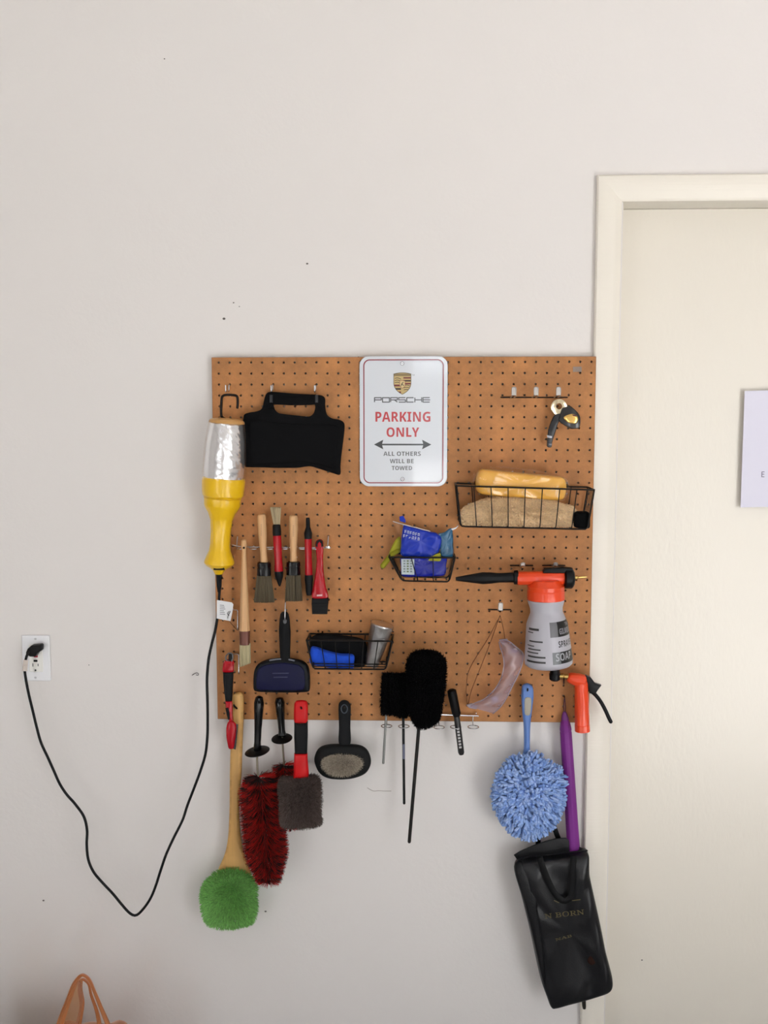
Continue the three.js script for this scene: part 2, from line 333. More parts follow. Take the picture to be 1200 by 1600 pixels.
// ------------------------------------------------------------------ parking sign
{
  const z = ZB + 0.006, g = thing('parking_sign', 'white metal parking sign with crest, red lettering and maroon border line', 'sign', [629, 760, z]);
  const a = W(561.5, 557, z), b = W(698.5, 760.5, z), w = b.x - a.x, h = a.y - b.y, r = 0.022;
  const cv = document.createElement('canvas'); cv.width = 1024; cv.height = 1520;
  const c = cv.getContext('2d'), CW = 1024, CH = 1520;
  c.fillStyle = '#dde1e8'; c.fillRect(0, 0, CW, CH);
  c.strokeStyle = '#8e2536'; c.lineWidth = 13; c.beginPath(); c.roundRect(0.05 * CW, 0.028 * CH, 0.9 * CW, 0.944 * CH, 70); c.stroke();
  // crest: gold shield, antler quarters and striped quarters, small shield in the middle
  const shield = (x, y, ww, hh) => { c.beginPath(); c.moveTo(x, y + hh * 0.05); c.quadraticCurveTo(x + ww / 2, y - hh * 0.06, x + ww, y + hh * 0.05); c.lineTo(x + ww, y + hh * 0.5); c.quadraticCurveTo(x + ww * 0.97, y + hh * 0.82, x + ww / 2, y + hh); c.quadraticCurveTo(x + ww * 0.03, y + hh * 0.82, x, y + hh * 0.5); c.closePath(); };
  const sx = 0.39 * CW, sy = 0.127 * CH, sw = 0.195 * CW, sh = 0.163 * CH;
  c.save(); shield(sx, sy, sw, sh); c.fillStyle = '#c9ae74'; c.fill(); c.clip();
  const stripes = (x, y, ww, hh) => { for (let k = 0; k < 5; k++) { c.fillStyle = k % 2 ? '#c9a96a' : (k % 4 ? '#2a1718' : '#6e1424'); c.fillRect(x, y + k * hh / 5, ww, hh / 5); } };
  stripes(sx + sw * 0.56, sy + sh * 0.2, sw * 0.5, sh * 0.34); stripes(sx - 4, sy + sh * 0.55, sw * 0.44, sh * 0.4);
  c.strokeStyle = '#4a3a22'; c.lineWidth = 7;
  for (let k = 0; k < 3; k++) { c.beginPath(); c.moveTo(sx + 12, sy + sh * (0.26 + 0.1 * k)); c.quadraticCurveTo(sx + sw * 0.25, sy + sh * (0.2 + 0.1 * k), sx + sw * 0.42, sy + sh * (0.3 + 0.1 * k)); c.stroke(); c.beginPath(); c.moveTo(sx + sw * 0.58, sy + sh * (0.6 + 0.1 * k)); c.quadraticCurveTo(sx + sw * 0.75, sy + sh * (0.54 + 0.1 * k), sx + sw * 0.95, sy + sh * (0.62 + 0.1 * k)); c.stroke(); }
  c.fillStyle = '#8a744a'; c.fillRect(sx, sy + sh * 0.03, sw, sh * 0.12);
  c.restore();
  shield(sx + sw * 0.34, sy + sh * 0.36, sw * 0.32, sh * 0.36); c.fillStyle = '#d8c187'; c.fill(); c.lineWidth = 4; c.stroke();
  c.lineWidth = 8; c.strokeStyle = '#33281a'; c.beginPath(); c.moveTo(sx + sw * 0.42, sy + sh * 0.62); c.quadraticCurveTo(sx + sw * 0.46, sy + sh * 0.48, sx + sw * 0.56, sy + sh * 0.44); c.stroke(); c.beginPath(); c.moveTo(sx + sw * 0.47, sy + sh * 0.52); c.lineTo(sx + sw * 0.58, sy + sh * 0.6); c.stroke();
  shield(sx, sy, sw, sh); c.strokeStyle = '#57492f'; c.lineWidth = 6; c.stroke();
  c.fillStyle = '#8b8b92'; c.font = '26px sans-serif'; c.textAlign = 'left'; c.fillText('TM', sx + sw + 8, sy + 34);
  // wide square-cut word mark
  {
    const x0 = 0.171 * CW, x1 = 0.813 * CW, y0 = 0.316 * CH, y1 = 0.350 * CH, ym = (y0 + y1) / 2, n = 7, st = (x1 - x0) / n, lw = st * 0.84;
    c.strokeStyle = '#46484e'; c.lineWidth = 11; c.lineJoin = 'round'; c.lineCap = 'butt';
    const P = [[[0, 2], [0, 0], [1, 0], [1, 1], [0, 1]], [[0, 0], [1, 0], [1, 2], [0, 2], [0, 0], [1, 0]], [[0, 2], [0, 0], [1, 0], [1, 1], [0, 1], [0.55, 1], [1, 2]], [[1, 0], [0, 0], [0, 1], [1, 1], [1, 2], [0, 2]], [[1, 0], [0, 0], [0, 2], [1, 2]], [[0, 0], [0, 2], [0, 1], [1, 1], [1, 0], [1, 2]], [[1, 0], [0, 0], [0, 1], [1, 1], [0, 1], [0, 2], [1, 2]]];
    P.forEach((l, i) => { c.beginPath(); l.forEach(([x, y], k) => { const X = x0 + i * st + x * lw, Y = [y0, ym, y1][y]; k ? c.lineTo(X, Y) : c.moveTo(X, Y); }); c.stroke(); });
  }
  const word = (s, x0, x1, y0, y1, col, wt) => { c.save(); c.font = wt + ' 200px sans-serif'; c.fillStyle = col; c.textAlign = 'left'; c.textBaseline = 'alphabetic'; const m = c.measureText(s), k = (x1 - x0) * CW / m.width, cap = m.actualBoundingBoxAscent; c.translate(x0 * CW, y1 * CH); c.scale(k, (y1 - y0) * CH / cap); c.fillText(s, 0, 0); c.restore(); };
  word('PARKING', 0.168, 0.818, 0.424, 0.5, '#c3373f', 'bold'); word('ONLY', 0.30, 0.68, 0.543, 0.616, '#c3373f', 'bold');
  word('ALL OTHERS', 0.272, 0.702, 0.73, 0.763, '#606266', 'bold'); word('WILL BE', 0.345, 0.622, 0.788, 0.82, '#606266', 'bold'); word('TOWED', 0.365, 0.604, 0.841, 0.873, '#606266', 'bold');
  c.fillStyle = '#34373b'; const ay = 0.676 * CH; c.fillRect(0.24 * CW, ay - 9, 0.5 * CW, 18);
  for (const [x, s] of [[0.165, 1], [0.818, -1]]) { c.beginPath(); c.moveTo(x * CW, ay); c.lineTo((x + s * 0.105) * CW, ay - 56); c.lineTo((x + s * 0.09) * CW, ay); c.lineTo((x + s * 0.105) * CW, ay + 56); c.closePath(); c.fill(); }
  const tex = new THREE.CanvasTexture(cv); tex.colorSpace = THREE.SRGBColorSpace;
  const rect = (i, rad) => { const s = new THREE.Shape(), x0 = -w / 2 + i, x1 = w / 2 - i, y0 = i, y1 = h - i; s.moveTo(x0 + rad, y0); s.lineTo(x1 - rad, y0); s.absarc(x1 - rad, y0 + rad, rad, -Math.PI / 2, 0); s.lineTo(x1, y1 - rad); s.absarc(x1 - rad, y1 - rad, rad, 0, Math.PI / 2); s.lineTo(x0 + rad, y1); s.absarc(x0 + rad, y1 - rad, rad, Math.PI / 2, Math.PI); s.lineTo(x0, y0 + rad); s.absarc(x0 + rad, y0 + rad, rad, Math.PI, 1.5 * Math.PI); return s; };
  const off = (a.x + b.x) / 2 - g.position.x;
  const plate = new THREE.ExtrudeGeometry(rect(0, r), { depth: 0.001, bevelEnabled: true, bevelSize: 0.0005, bevelThickness: 0.0005, bevelOffset: -0.0005, bevelSegments: 2, curveSegments: 10 }).translate(off, 0, -0.002);
  const setUV = (geo) => { const p = geo.attributes.position, u = geo.attributes.uv; for (let i = 0; i < p.count; i++) u.setXY(i, (p.getX(i) - off + w / 2) / w, p.getY(i) / h); return geo; };
  const sm = M(0xffffff, 0.3, { map: tex, clearcoat: 1, clearcoatRoughness: 0.05 });
  part(g, 'plate', setUV(plate), sm);
  // raised border band pressed into the sheet
  const band = rect(0.001, r - 0.001); band.holes.push(rect(0.0125, r - 0.012));
  part(g, 'raised_border', setUV(new THREE.ExtrudeGeometry(band, { depth: 0.0004, bevelEnabled: true, bevelSize: 0.0008, bevelThickness: 0.0006, bevelOffset: -0.0008, bevelSegments: 3, curveSegments: 10 }).translate(off, 0, -0.0006)), sm);
  for (const [x, y] of [[628.5, 568], [629, 748.5]]) { const p = L(g, x, y, z), s = part(g, 'bolt', lathe(g, [x, y, z - 0.001], [x, y, z + 0.003], [[0, 3.2], [0.5, 3.2], [1, 2.2]], { seg: 16 }), mat.steel); part(s, 'bolt_slot', box(p.x - 0.002, p.x + 0.002, p.y - 0.0005, p.y + 0.0005, p.z + 0.0024, p.z + 0.0032), mat.black); }
}

// ------------------------------------------------------------------ outlet and the work light plugged into it
{
  const g = thing('wall_outlet', 'white duplex safety outlet with red and black buttons on wall', 'outlet', [56, 1064, 0]);
  const a = W(33.5, 992.5, 0.005), b = W(79.5, 1064, 0.005), w = b.x - a.x, h = a.y - b.y, cx = (a.x + b.x) / 2 - g.position.x, cy = (a.y + b.y) / 2 - g.position.y;
  part(g, 'cover_plate', rbox(w, h, 0.006, 0.0025, cx, cy, 0.003), mat.white);
  const rec = part(g, 'receptacle', rbox(0.0335, 0.067, 0.005, 0.0015, cx, cy, 0.0055), M(0xf3f1ec, 0.3));
  const at = (x, y) => L(g, x, y, 0.008);
  const bx = (x, y, ww, hh, m, n) => { const p = at(x, y); part(rec, n, rbox(ww, hh, 0.0016, 0.0004, p.x, p.y, 0.0078), m); };
  bx(56, 1025.5, 0.0095, 0.0052, M(0xb01f35, 0.4), 'reset_button'); bx(55.5, 1032.5, 0.0095, 0.0052, mat.black, 'test_button');
  for (const [x, y, hh] of [[51.3, 1039, 0.008], [59.5, 1039, 0.0065]]) bx(x, y, 0.0016, hh, mat.black, 'slot');
  { const p = at(55.5, 1047.3); part(rec, 'slot', new THREE.SphereGeometry(0.0024, 10, 8).scale(1, 1, 0.4).translate(p.x, p.y, 0.0078), mat.black); }
  for (const y of [998.5, 1059]) { const p = at(55, y); const s = part(g, 'screw', new THREE.CylinderGeometry(0.003, 0.003, 0.0012, 14).rotateX(Math.PI / 2).translate(p.x, p.y, 0.0064), M(0xd5d5d8, 0.35)); part(s, 'screw_slot', box(p.x - 0.0022, p.x + 0.0022, p.y - 0.0003, p.y + 0.0003, 0.0066, 0.0071), M(0x77777a, 0.6)); }
}
{
  const zl = 0.075, g = thing('work_light', 'yellow handheld work light in clear guard, hung by hook, with black cord', 'work light', [344, 897, zl]);
  const A = [354.5, 657, zl + 0.004], B = [341.5, 897, zl], at = (y) => (y - 657) / 240;
  const pr = (l) => l.map(([y, r]) => [at(y), r]);
  part(g, 'handle', lathe(g, A, B, pr([[746, 33], [750, 33.8], [766, 33], [773, 32], [776, 29], [788, 28.5], [792, 27], [800, 22], [812, 17.5], [830, 15.8], [850, 15.8], [860, 17], [870, 21], [877, 23.6], [880, 23.6], [884, 20], [888, 13], [891, 9.5], [897, 6]]), { seg: 28, crease: 0.5 }), mat.yellow);
  part(g, 'collar_ring', lathe(g, A, B, pr([[774.5, 29.2], [776, 30], [778, 29.2]]), { seg: 28 }), M(0xe0ad0c, 0.4));
  part(g, 'switch', slab(g, [[333.5, 884.5], [350, 884.5], [350, 891], [333.5, 891]], zl + 0.026, 0.012, 0.001), mat.black, 'black slot at handle foot');
  // crumpled bright reflector behind a clear guard
  const crumple = (geo, amp, f) => { const p = geo.attributes.position; for (let i = 0; i < p.count; i++) { const x = p.getX(i), y = p.getY(i), z = p.getZ(i), n = Math.sin(x * f + 3 * Math.sin(y * f * 0.7)) * Math.sin(y * f * 1.3 + z * f) + 0.5 * Math.sin(y * f * 2.7 - x * f * 2); p.setXYZ(i, x + n * amp, y, z + n * amp); } geo.computeVertexNormals(); return geo; };
  const sg = [[657, 26], [664, 28.5], [690, 32], [715, 33.5], [735, 34], [748, 33.5], [752, 32]];
  const shell = (d, n) => { const a = L(g, ...A), b = L(g, ...B), dv = b.clone().sub(a), geo = new THREE.LatheGeometry(spline2(pr(sg), n, false).map(([t, r]) => new THREE.Vector2((r + d) * mpp(zl), t * dv.length())), 48); geo.applyMatrix4(frameOf(dv)); geo.translate(a.x, a.y, a.z); return geo; };
  part(g, 'reflector', crumple(shell(-3, 40), 0.0011, 210), M(0xf7f7f9, 0.22, { metalness: 0.85 }), 'silver reflector behind clear guard');
  part(g, 'guard', crumple(shell(0, 30), 0.0005, 150), M(0xffffff, 0.06, { transmission: 1, thickness: 0, ior: 1.45 }), 'clear plastic guard');
  part(g, 'top_rim', lathe(g, A, B, pr([[653.5, 15], [655, 23], [657, 26.5], [659, 27.6], [661, 28], [661.5, 27.4]]), { seg: 32 }), M(0xcf9c5c, 0.35));
  part(g, 'hook', tube(g, [[352, 655, zl], [346.5, 651, zl], [345.5, 643, zl], [346, 628, zl], [347.5, 619.5, zl], [354, 617, zl], [366, 617.5, zl], [370.5, 620, zl], [371.5, 628, zl], [371, 637, zl]], 0.0029, { n: 50 }), mat.darkWire);
  const zc = 0.085;
  const cord = [[342, 893, zl], [343, 912, zl], [342.5, 935, zl], [340.5, 958, zl], [337, 982, zl], [331, 1006, zl], [326, 1030, zl], [323.5, 1060, zl], [324, 1090, zl], [324.5, 1120, zl], [324, 1150, zl], [321, 1178, zl], [313, 1205, zl], [303, 1232, zl], [293, 1258, zl], [285, 1282, 0.08], [272, 1308, zc], [260, 1334, zc], [251, 1360, zc], [243, 1385, zc], [235, 1404, zc], [224, 1420, zc], [213, 1430, zc], [203, 1427, zc], [190, 1413, zc], [176, 1396, zc], [160, 1379, zc], [146, 1362, 0.08], [138, 1343, 0.08], [135.5, 1320, 0.078], [136, 1297, 0.075], [131, 1276, 0.073], [118, 1257, 0.07], [104, 1241, 0.066], [93, 1224, 0.062], [84, 1204, 0.058], [75, 1184, 0.055], [64, 1160, 0.052], [57, 1135, 0.05], [51, 1110, 0.048], [45, 1085, 0.045], [40.5, 1062, 0.042], [38.5, 1045, 0.04], [40, 1032, 0.038], [43, 1022, 0.034], [49, 1016, 0.03]];
  const cd = part(g, 'cord', tube(g, cord, 0.0032, { n: 260, seg: 10 }), mat.black);
  part(cd, 'strain_relief', lathe(g, [342, 893, zl], [342.5, 925, zl], [[0, 6.5], [0.08, 6.5], [0.1, 4.8], [0.7, 4], [1, 2.6]], { seg: 16 }), mat.rubber);
  part(cd, 'paper_tag', (() => { const s = slab(g, Z(310, 760, 4.8)([[138, 852], [250, 870], [262, 885], [255, 940], [240, 1010], [180, 1000], [137, 990]]), zl + 0.008, 0.0006, 0); return s; })(), mat.tagPaper, 'white paper tag on the cord');
  for (let k = 0; k < 6; k++) part(cd, 'tag_print', slab(g, [[343.5, 945 + k * 2.8], [350 + (k % 3), 945.5 + k * 2.8], [350 + (k % 3), 946.6 + k * 2.8], [343.5, 946 + k * 2.8]], zl + 0.0084, 0.0003, 0), M(0x8d8d92, 0.9));
  part(cd, 'tag_wire', tube(g, [[358, 962, zl + 0.009], [355, 958, zl + 0.01], [360, 955, zl + 0.009], [356, 965, zl + 0.01], [362, 975, 0.05], [371, 985, 0.035]], 0.0006, { seg: 5, n: 30 }), mat.darkWire);
  part(cd, 'cord_label', lathe(g, [40.3, 1031, 0.038], [38.6, 1048, 0.04], [[0, 3.6], [0.45, 3.8], [0.5, 3.2], [0.55, 3.8], [1, 3.9]], { seg: 14 }), M(0xd9cdc4, 0.5), 'pale wrapped label');
  const pl = part(g, 'plug', slab(g, Z(0, 960, 7.5)([[318, 405], [360, 368], [460, 360], [474, 375], [472, 430], [430, 460], [405, 500], [345, 498], [300, 470], [298, 450]]), 0.034, 0.025, 0.004, { seg: 4 }), mat.black);
  part(pl, 'plug_rib', slab(g, Z(0, 960, 7.5)([[345, 395], [445, 388], [445, 400], [345, 410]]), 0.0352, 0.002, 0.0005), mat.rubber);
}

// ------------------------------------------------------------------ black cloth bag with a cut-out handle
{
  const z = 0.048, q = Z(310, 540, 4.8), g = thing('cloth_bag', 'flat black fabric bag with cut-out handle hanging from two hooks', 'bag', [455, 733, z]);
  const out = q([[335, 545], [345, 515], [380, 502], [440, 492], [474, 472], [486, 430], [500, 375], [522, 350], [560, 347], [640, 353], [760, 362], [880, 368], [930, 376], [950, 402], [950, 455], [962, 515], [1000, 545], [1060, 558], [1092, 582], [1095, 630], [1085, 720], [1072, 820], [1065, 900], [1062, 968], [1010, 958], [930, 932], [850, 908], [800, 908], [740, 917], [600, 918], [480, 914], [380, 912], [345, 900], [332, 800], [330, 650]]);
  const hole = q([[552, 436], [580, 431], [700, 437], [830, 434], [872, 431], [886, 448], [884, 485], [868, 520], [830, 543], [740, 536], [620, 522], [578, 506], [556, 475]]);
  part(g, 'body', slab(g, out, z, 0.009, 0.0035, { smooth: 130, holes: [hole], seg: 4 }), mat.cloth);
  // slack cloth of the front pocket, gathered into shallow folds
  const pocket = q([[385, 560], [600, 575], [800, 585], [1040, 600], [1050, 720], [1035, 880], [1020, 925], [900, 895], [790, 880], [600, 888], [400, 885], [378, 720]]);
  part(g, 'pocket', puff(g, pocket, z - 0.003, 0.008, 0.001, { e1: 0.25, rings: 8, n: 64, bump: (x, y, s) => (1 - s) * 0.003 * Math.sin(x * 55 + y * 30) + (1 - s) * 0.002 * Math.sin(y * 90 - x * 25) }), mat.cloth);
  for (const x of [423.5, 494.5]) part(g, 'handle_grip', slab(g, [[x - 2.6, 617], [x + 2.6, 617], [x + 2.4, 629], [x - 2.4, 629]], z + 0.004, 0.004, 0.0015), M(0x26262a, 0.4));
}

// ------------------------------------------------------------------ key ring
{
  const z = 0.05, g = thing('key_ring', 'key ring with black leather fob, gold oval emblem and short strap', 'key ring', [873.5, 648, z]), q = Z(840, 590, 13.333);
  const ring = (cx, cy, ro, ri, n) => { const P = []; for (let i = 0; i < n; i++) { const a = i / n * Math.PI * 2; P.push([cx + ro * Math.cos(a), cy + ro * Math.sin(a)]); } return P; };
  part(g, 'ring', slab(g, ring(873.6, 636.4, 13, 0, 32), z, 0.0025, 0.0008, { holes: [ring(873.8, 634.8, 5.4, 0, 20)] }), M(0xe6d9b8, 0.14, { metalness: 1 }));
  const fob = part(g, 'fob', slab(g, q([[520, 640], [600, 610], [680, 590], [750, 640], [850, 740], [895, 850], [880, 1030], [800, 1065], [690, 1065], [590, 1010], [480, 940], [440, 880], [470, 760]]), z + 0.004, 0.007, 0.0025, { smooth: 60, seg: 4 }), M(0x141214, 0.3, { clearcoat: 0.4 }));
  part(fob, 'emblem', puff(g, q([[540, 835], [620, 775], [730, 755], [820, 800], [845, 880], [800, 950], [720, 960], [620, 930]]), z + 0.0042, 0.0022, 0.0005, { rings: 6, n: 32 }), M(0xe2b96c, 0.2, { metalness: 1 }), 'gold oval emblem');
  part(fob, 'emblem_inlay', slab(g, q([[725, 770], [790, 775], [820, 810], [740, 800]]), z + 0.0066, 0.0008, 0.0003), M(0x5a1016, 0.4));
  const st = part(g, 'strap', slab(g, q([[370, 770], [520, 760], [460, 880], [400, 1050], [350, 1200], [310, 1340], [290, 1450], [205, 1440], [195, 1330], [210, 1200], [230, 1060], [290, 900]]), z + 0.002, 0.006, 0.002, { smooth: 60 }), M(0x16161a, 0.35));
  part(st, 'clasp', slab(g, q([[190, 1195], [305, 1215], [298, 1262], [205, 1255]]), z + 0.0035, 0.004, 0.0008), M(0x9c9ca2, 0.3, { metalness: 1 }));
  part(st, 'end_rivet', slab(g, q([[230, 1365], [300, 1375], [295, 1410], [228, 1405]]), z + 0.003, 0.003, 0.0006), M(0x6e6e74, 0.35, { metalness: 1 }));
}

// ------------------------------------------------------------------ bristle tools
// tuft filling a tapered block: from line (A0-A1) to line (B0-B1), pixels; depth d in metres
function tuft(g, A0, A1, B0, B1, z, d, n, col, r = 0.0006, var_ = 0.35) {
  const list = [];
  for (let i = 0; i < n; i++) {
    const u = rnd(), v = rr(-1, 1), w = Math.sqrt(Math.max(0, 1 - (2 * u - 1) ** 2 * 0.8));
    const a = L(g, A0[0] + (A1[0] - A0[0]) * u, A0[1] + (A1[1] - A0[1]) * u, z), b = L(g, B0[0] + (B1[0] - B0[0]) * u, B0[1] + (B1[1] - B0[1]) * u + rr(-1.2, 1.2), z);
    a.z += v * d * 0.4 * w; b.z += v * d * 0.5 * w;
    const dv = b.sub(a); list.push({ p: a, d: dv, len: dv.length(), r, c: tone(col, var_) });
  }
  return strands(list, 0.6);
}
// fur over an inflated outline
function fur(g, pts, zr, front, n, len, r, col, { e1 = 0.5, e2 = 0.9, var_ = 0.3, droop = 0.25, side = 0.35, jitter = 0.5 } = {}) {
  const o = spline2(pts, 80).map(([x, y]) => L(g, x, y, zr)), c = V3(0, 0, 0); for (const p of o) c.addScaledVector(p, 1 / o.length);
  const list = [];
  for (let i = 0; i < n; i++) {
    const k = rnd() * 80, k0 = Math.floor(k) % 80, p = o[k0].clone().lerp(o[(k0 + 1) % 80], k % 1);
    const onSide = rnd() < side, rad = onSide ? rr(0.9, 1) : Math.sqrt(rnd()) * 0.97, a = Math.acos(Math.min(1, Math.pow(rad, 1 / e1)));
    const q = V3(c.x + (p.x - c.x) * rad, c.y + (p.y - c.y) * rad, p.z + Math.pow(Math.sin(a), e2) * front * (onSide ? rr(-0.3, 1) : 1));
    const out = V3(p.x - c.x, p.y - c.y, 0).normalize(), d = out.multiplyScalar(0.25 + rad * rad * 0.9).add(V3(rr(-jitter, jitter), rr(-jitter, jitter) - droop, 0.95 - 0.7 * rad * rad)).normalize();
    list.push({ p: q.addScaledVector(d, -len * 0.2), d, len: len * rr(0.7, 1.25), r, c: tone(typeof col === 'function' ? col(rad, p) : col, var_) });
  }
  return strands(list, 0.4);
}

// rack with the small detailing brushes
{
  const z = 0.04, g = thing('brush_rack', 'steel wire rail on pegboard carrying the small detailing brushes', 'rack', [440, 856, ZB]);
  part(g, 'rail', tube(g, [[362, 851, z], [372, 853.5, z], [390, 854.5, z], [440, 855.5, z], [500, 856, z], [516, 856, z]], 0.0016, { n: 40 }), mat.steel);
  for (const x of [371, 513]) part(g, 'prong', tube(g, [[x, 838, ZB - 0.004], [x, 838, ZB + 0.004], [x - 0.5, 846, z - 0.008], [x - 1, 855, z]], 0.0016, { n: 16 }), mat.steel);
  part(g, 'end_clip', slab(g, [[508, 853.5], [515, 853.5], [515, 857], [507, 857]], z + 0.002, 0.004, 0.0008), mat.chrome);
  for (const x of [376, 396, 422, 445, 472, 492]) part(g, 'spring_clip', merge([tube(g, [[x - 6, 855.5, z], [x - 5, 857.5, z + 0.012], [x, 858, z + 0.016], [x + 5, 857.5, z + 0.012], [x + 6, 855.5, z]], 0.0015, { n: 18 })]), mat.steel);
}
const BZ = 0.052;
function woodBrush(label, top, neck, fer, bri, group) {
  const g = thing('detailing_brush', label, 'brush', [fer[0], top[1], BZ], group);
  const len = fer[1] - top[1];
  part(g, 'handle', lathe(g, [top[0], top[1], BZ], [fer[0], fer[1], BZ], [[0, 4.5], [0.015, 6], [0.06, 7], [0.3, 7.2], [0.55, 6.2], [0.75, 5.2], [0.9, 5.4], [1, 6]], { seg: 20, crease: 0 }), mat.wood);
  for (let k = 0; k < 7; k++) { const p = L(g, top[0] + 0.6, top[1] + 16 + k * 2.6, BZ); part(g, 'handle_print', box(p.x - 0.0008, p.x + 0.0008, p.y - 0.0008, p.y + 0.0008, p.z + 0.0101, p.z + 0.0109), M(0x9c7c62, 0.8)); }
  part(g, 'ferrule', lathe(g, [fer[0], fer[1] - 2, BZ], [bri[0], bri[1] + 1, BZ], [[0, 8.5], [0.05, 10.5], [0.3, 11], [0.4, 10.4], [0.5, 11], [1, 11.4]], { seg: 24, squash: 0.8 }), mat.blackGloss);
  part(g, 'bristles', tuft(g, [bri[0] - 10.5, bri[1]], [bri[0] + 10.5, bri[1]], [bri[2] - bri[4], bri[3]], [bri[2] + bri[4], bri[3]], BZ, 0.022, 900, lin(0x6b5f4a), 0.0006, 0.45), mat.strand);
  return g;
}
woodBrush('round brush with wooden handle and black ferrule beside the long wooden brush', [408.5, 803.5], 0, [412.5, 880], [412.5, 898, 413, 940, 16]);
woodBrush('round brush with wooden handle and black ferrule between two red handled brushes', [458.5, 805], 0, [458.5, 879], [458.5, 897, 459, 938, 13.5]);
{
  const g = thing('detailing_brush', 'red and black slim brush hung with its cream bristles upwards', 'brush', [435, 915, BZ]);
  const A = [432, 819, BZ], B = [437, 916, BZ];
  part(g, 'handle', lathe(g, A, B, [[0.17, 6], [0.2, 6.6], [0.4, 6.6], [0.6, 6.2], [0.76, 7]], { seg: 20 }), mat.red);
  part(g, 'collar', lathe(g, A, B, [[0, 5], [0.02, 6.5], [0.13, 7], [0.18, 6.8]], { seg: 20 }), mat.black);
  part(g, 'tail', lathe(g, A, B, [[0.755, 7], [0.8, 7.2], [0.86, 6], [0.94, 3.4], [1, 1.2]], { seg: 20 }), mat.black);
  part(g, 'bristles', tuft(g, [428, 821], [437, 821], [422.5, 793.5], [439, 793.5], BZ, 0.014, 700, lin(0xcbb893), 0.0005, 0.2), mat.strand);
}
{
  const g = thing('detailing_brush', 'slim red and black brush with tapered black ends next to flat red brush', 'brush', [482, 930, BZ]);
  const A = [481, 809, BZ - 0.004], B = [483, 930, BZ - 0.004];
  part(g, 'tip', lathe(g, A, B, [[0, 2.5], [0.02, 3.2], [0.12, 3.4], [0.14, 4.5], [0.2, 6.3], [0.27, 6]], { seg: 18 }), mat.black);
  part(g, 'handle', lathe(g, A, B, [[0.265, 5.2], [0.29, 5.8], [0.5, 5.4], [0.72, 6], [0.74, 5.6]], { seg: 18 }), mat.red);
  part(g, 'tail', lathe(g, A, B, [[0.735, 6.4], [0.8, 6.8], [0.86, 5.8], [0.95, 5.2], [1, 4]], { seg: 18 }), mat.black);
}
{
  const z = BZ + 0.006, g = thing('flat_brush', 'flat glossy red brush with flared body and black bristle end', 'brush', [499, 960, z]), q = Z(310, 760, 4.8);
  part(g, 'handle', slab(g, q([[875, 440], [885, 408], [908, 398], [930, 410], [936, 445], [934, 560], [940, 660], [955, 760], [968, 842], [855, 842], [862, 740], [878, 640], [884, 540]]), z, 0.013, 0.005, { smooth: 70, seg: 5, holes: [q([[896, 425], [908, 415], [920, 425], [918, 445], [908, 452], [897, 445]])] }), mat.red);
  part(g, 'hang_loop', slab(g, q([[878, 445], [886, 410], [908, 398], [930, 410], [935, 448], [922, 460], [920, 430], [908, 416], [896, 430], [893, 460]]), z + 0.001, 0.006, 0.0015), mat.black);
  part(g, 'ferrule', slab(g, q([[850, 840], [972, 840], [972, 880], [848, 880]]), z + 0.001, 0.014, 0.003), mat.rubber);
  part(g, 'bristles', slab(g, q([[848, 876], [972, 876], [965, 960], [852, 960]]), z - 0.001, 0.010, 0.002), M(0x101012, 0.9, { bumpMap: T.brushed, bumpScale: 0.0008 }));
  part(g, 'print', slab(g, q([[888, 812], [928, 810], [928, 822], [888, 824]]), z + 0.0006, 0.001, 0), M(0xe7b6ba, 0.6));
}
// long wooden brush
{
  const z = 0.062, g = thing('long_brush', 'long pale wooden handled brush with brown ferrule and cream bristles', 'brush', [383, 1041, z]);
  const A = [381, 843, z], B = [382.5, 1007, z];
  const hd = part(g, 'handle', lathe(g, A, B, [[0, 2.5], [0.01, 4], [0.06, 4.6], [0.09, 3.6], [0.11, 3.6], [0.3, 4.6], [0.5, 6], [0.7, 7.4], [0.8, 8], [0.866, 8.4]], { seg: 20, crease: 0.5 }), mat.wood);
  part(hd, 'hang_hole', lathe(g, [381, 856, z + 0.001], [381, 856, z + 0.0068], [[0, 1.8], [1, 1.8]], { seg: 12 }), mat.darkWire);
  part(g, 'ferrule', lathe(g, A, B, [[0.865, 8.4], [0.87, 8.7], [0.93, 8.4], [1, 8.6]], { seg: 20, squash: 0.8 }), mat.brown);
  part(g, 'bristles', [tuft(g, [374.5, 1005], [391, 1005], [375, 1041], [391.5, 1035], z, 0.016, 900, lin(0xc9bd97), 0.0006, 0.15)], mat.strand);
  for (const [x, y] of [[371.5, 953], [373, 1022]]) {
    const h = thing('peg_hook', y < 1000 ? 'steel hook beside the long wooden brush handle' : 'steel hook beside the cream bristles of the long wooden brush', 'hook', [x, y, ZB]);
    part(h, 'wire', tube(h, [[x - 9, y, ZB - 0.003], [x - 8, y, ZB + 0.006], [x - 2, y, 0.04], [x, y + 2, 0.045], [x, y + 10, 0.047], [x, y + 28, 0.05], [x + 0.5, y + 31, 0.044]], 0.0017, { n: 30 }), mat.steel);
  }
}
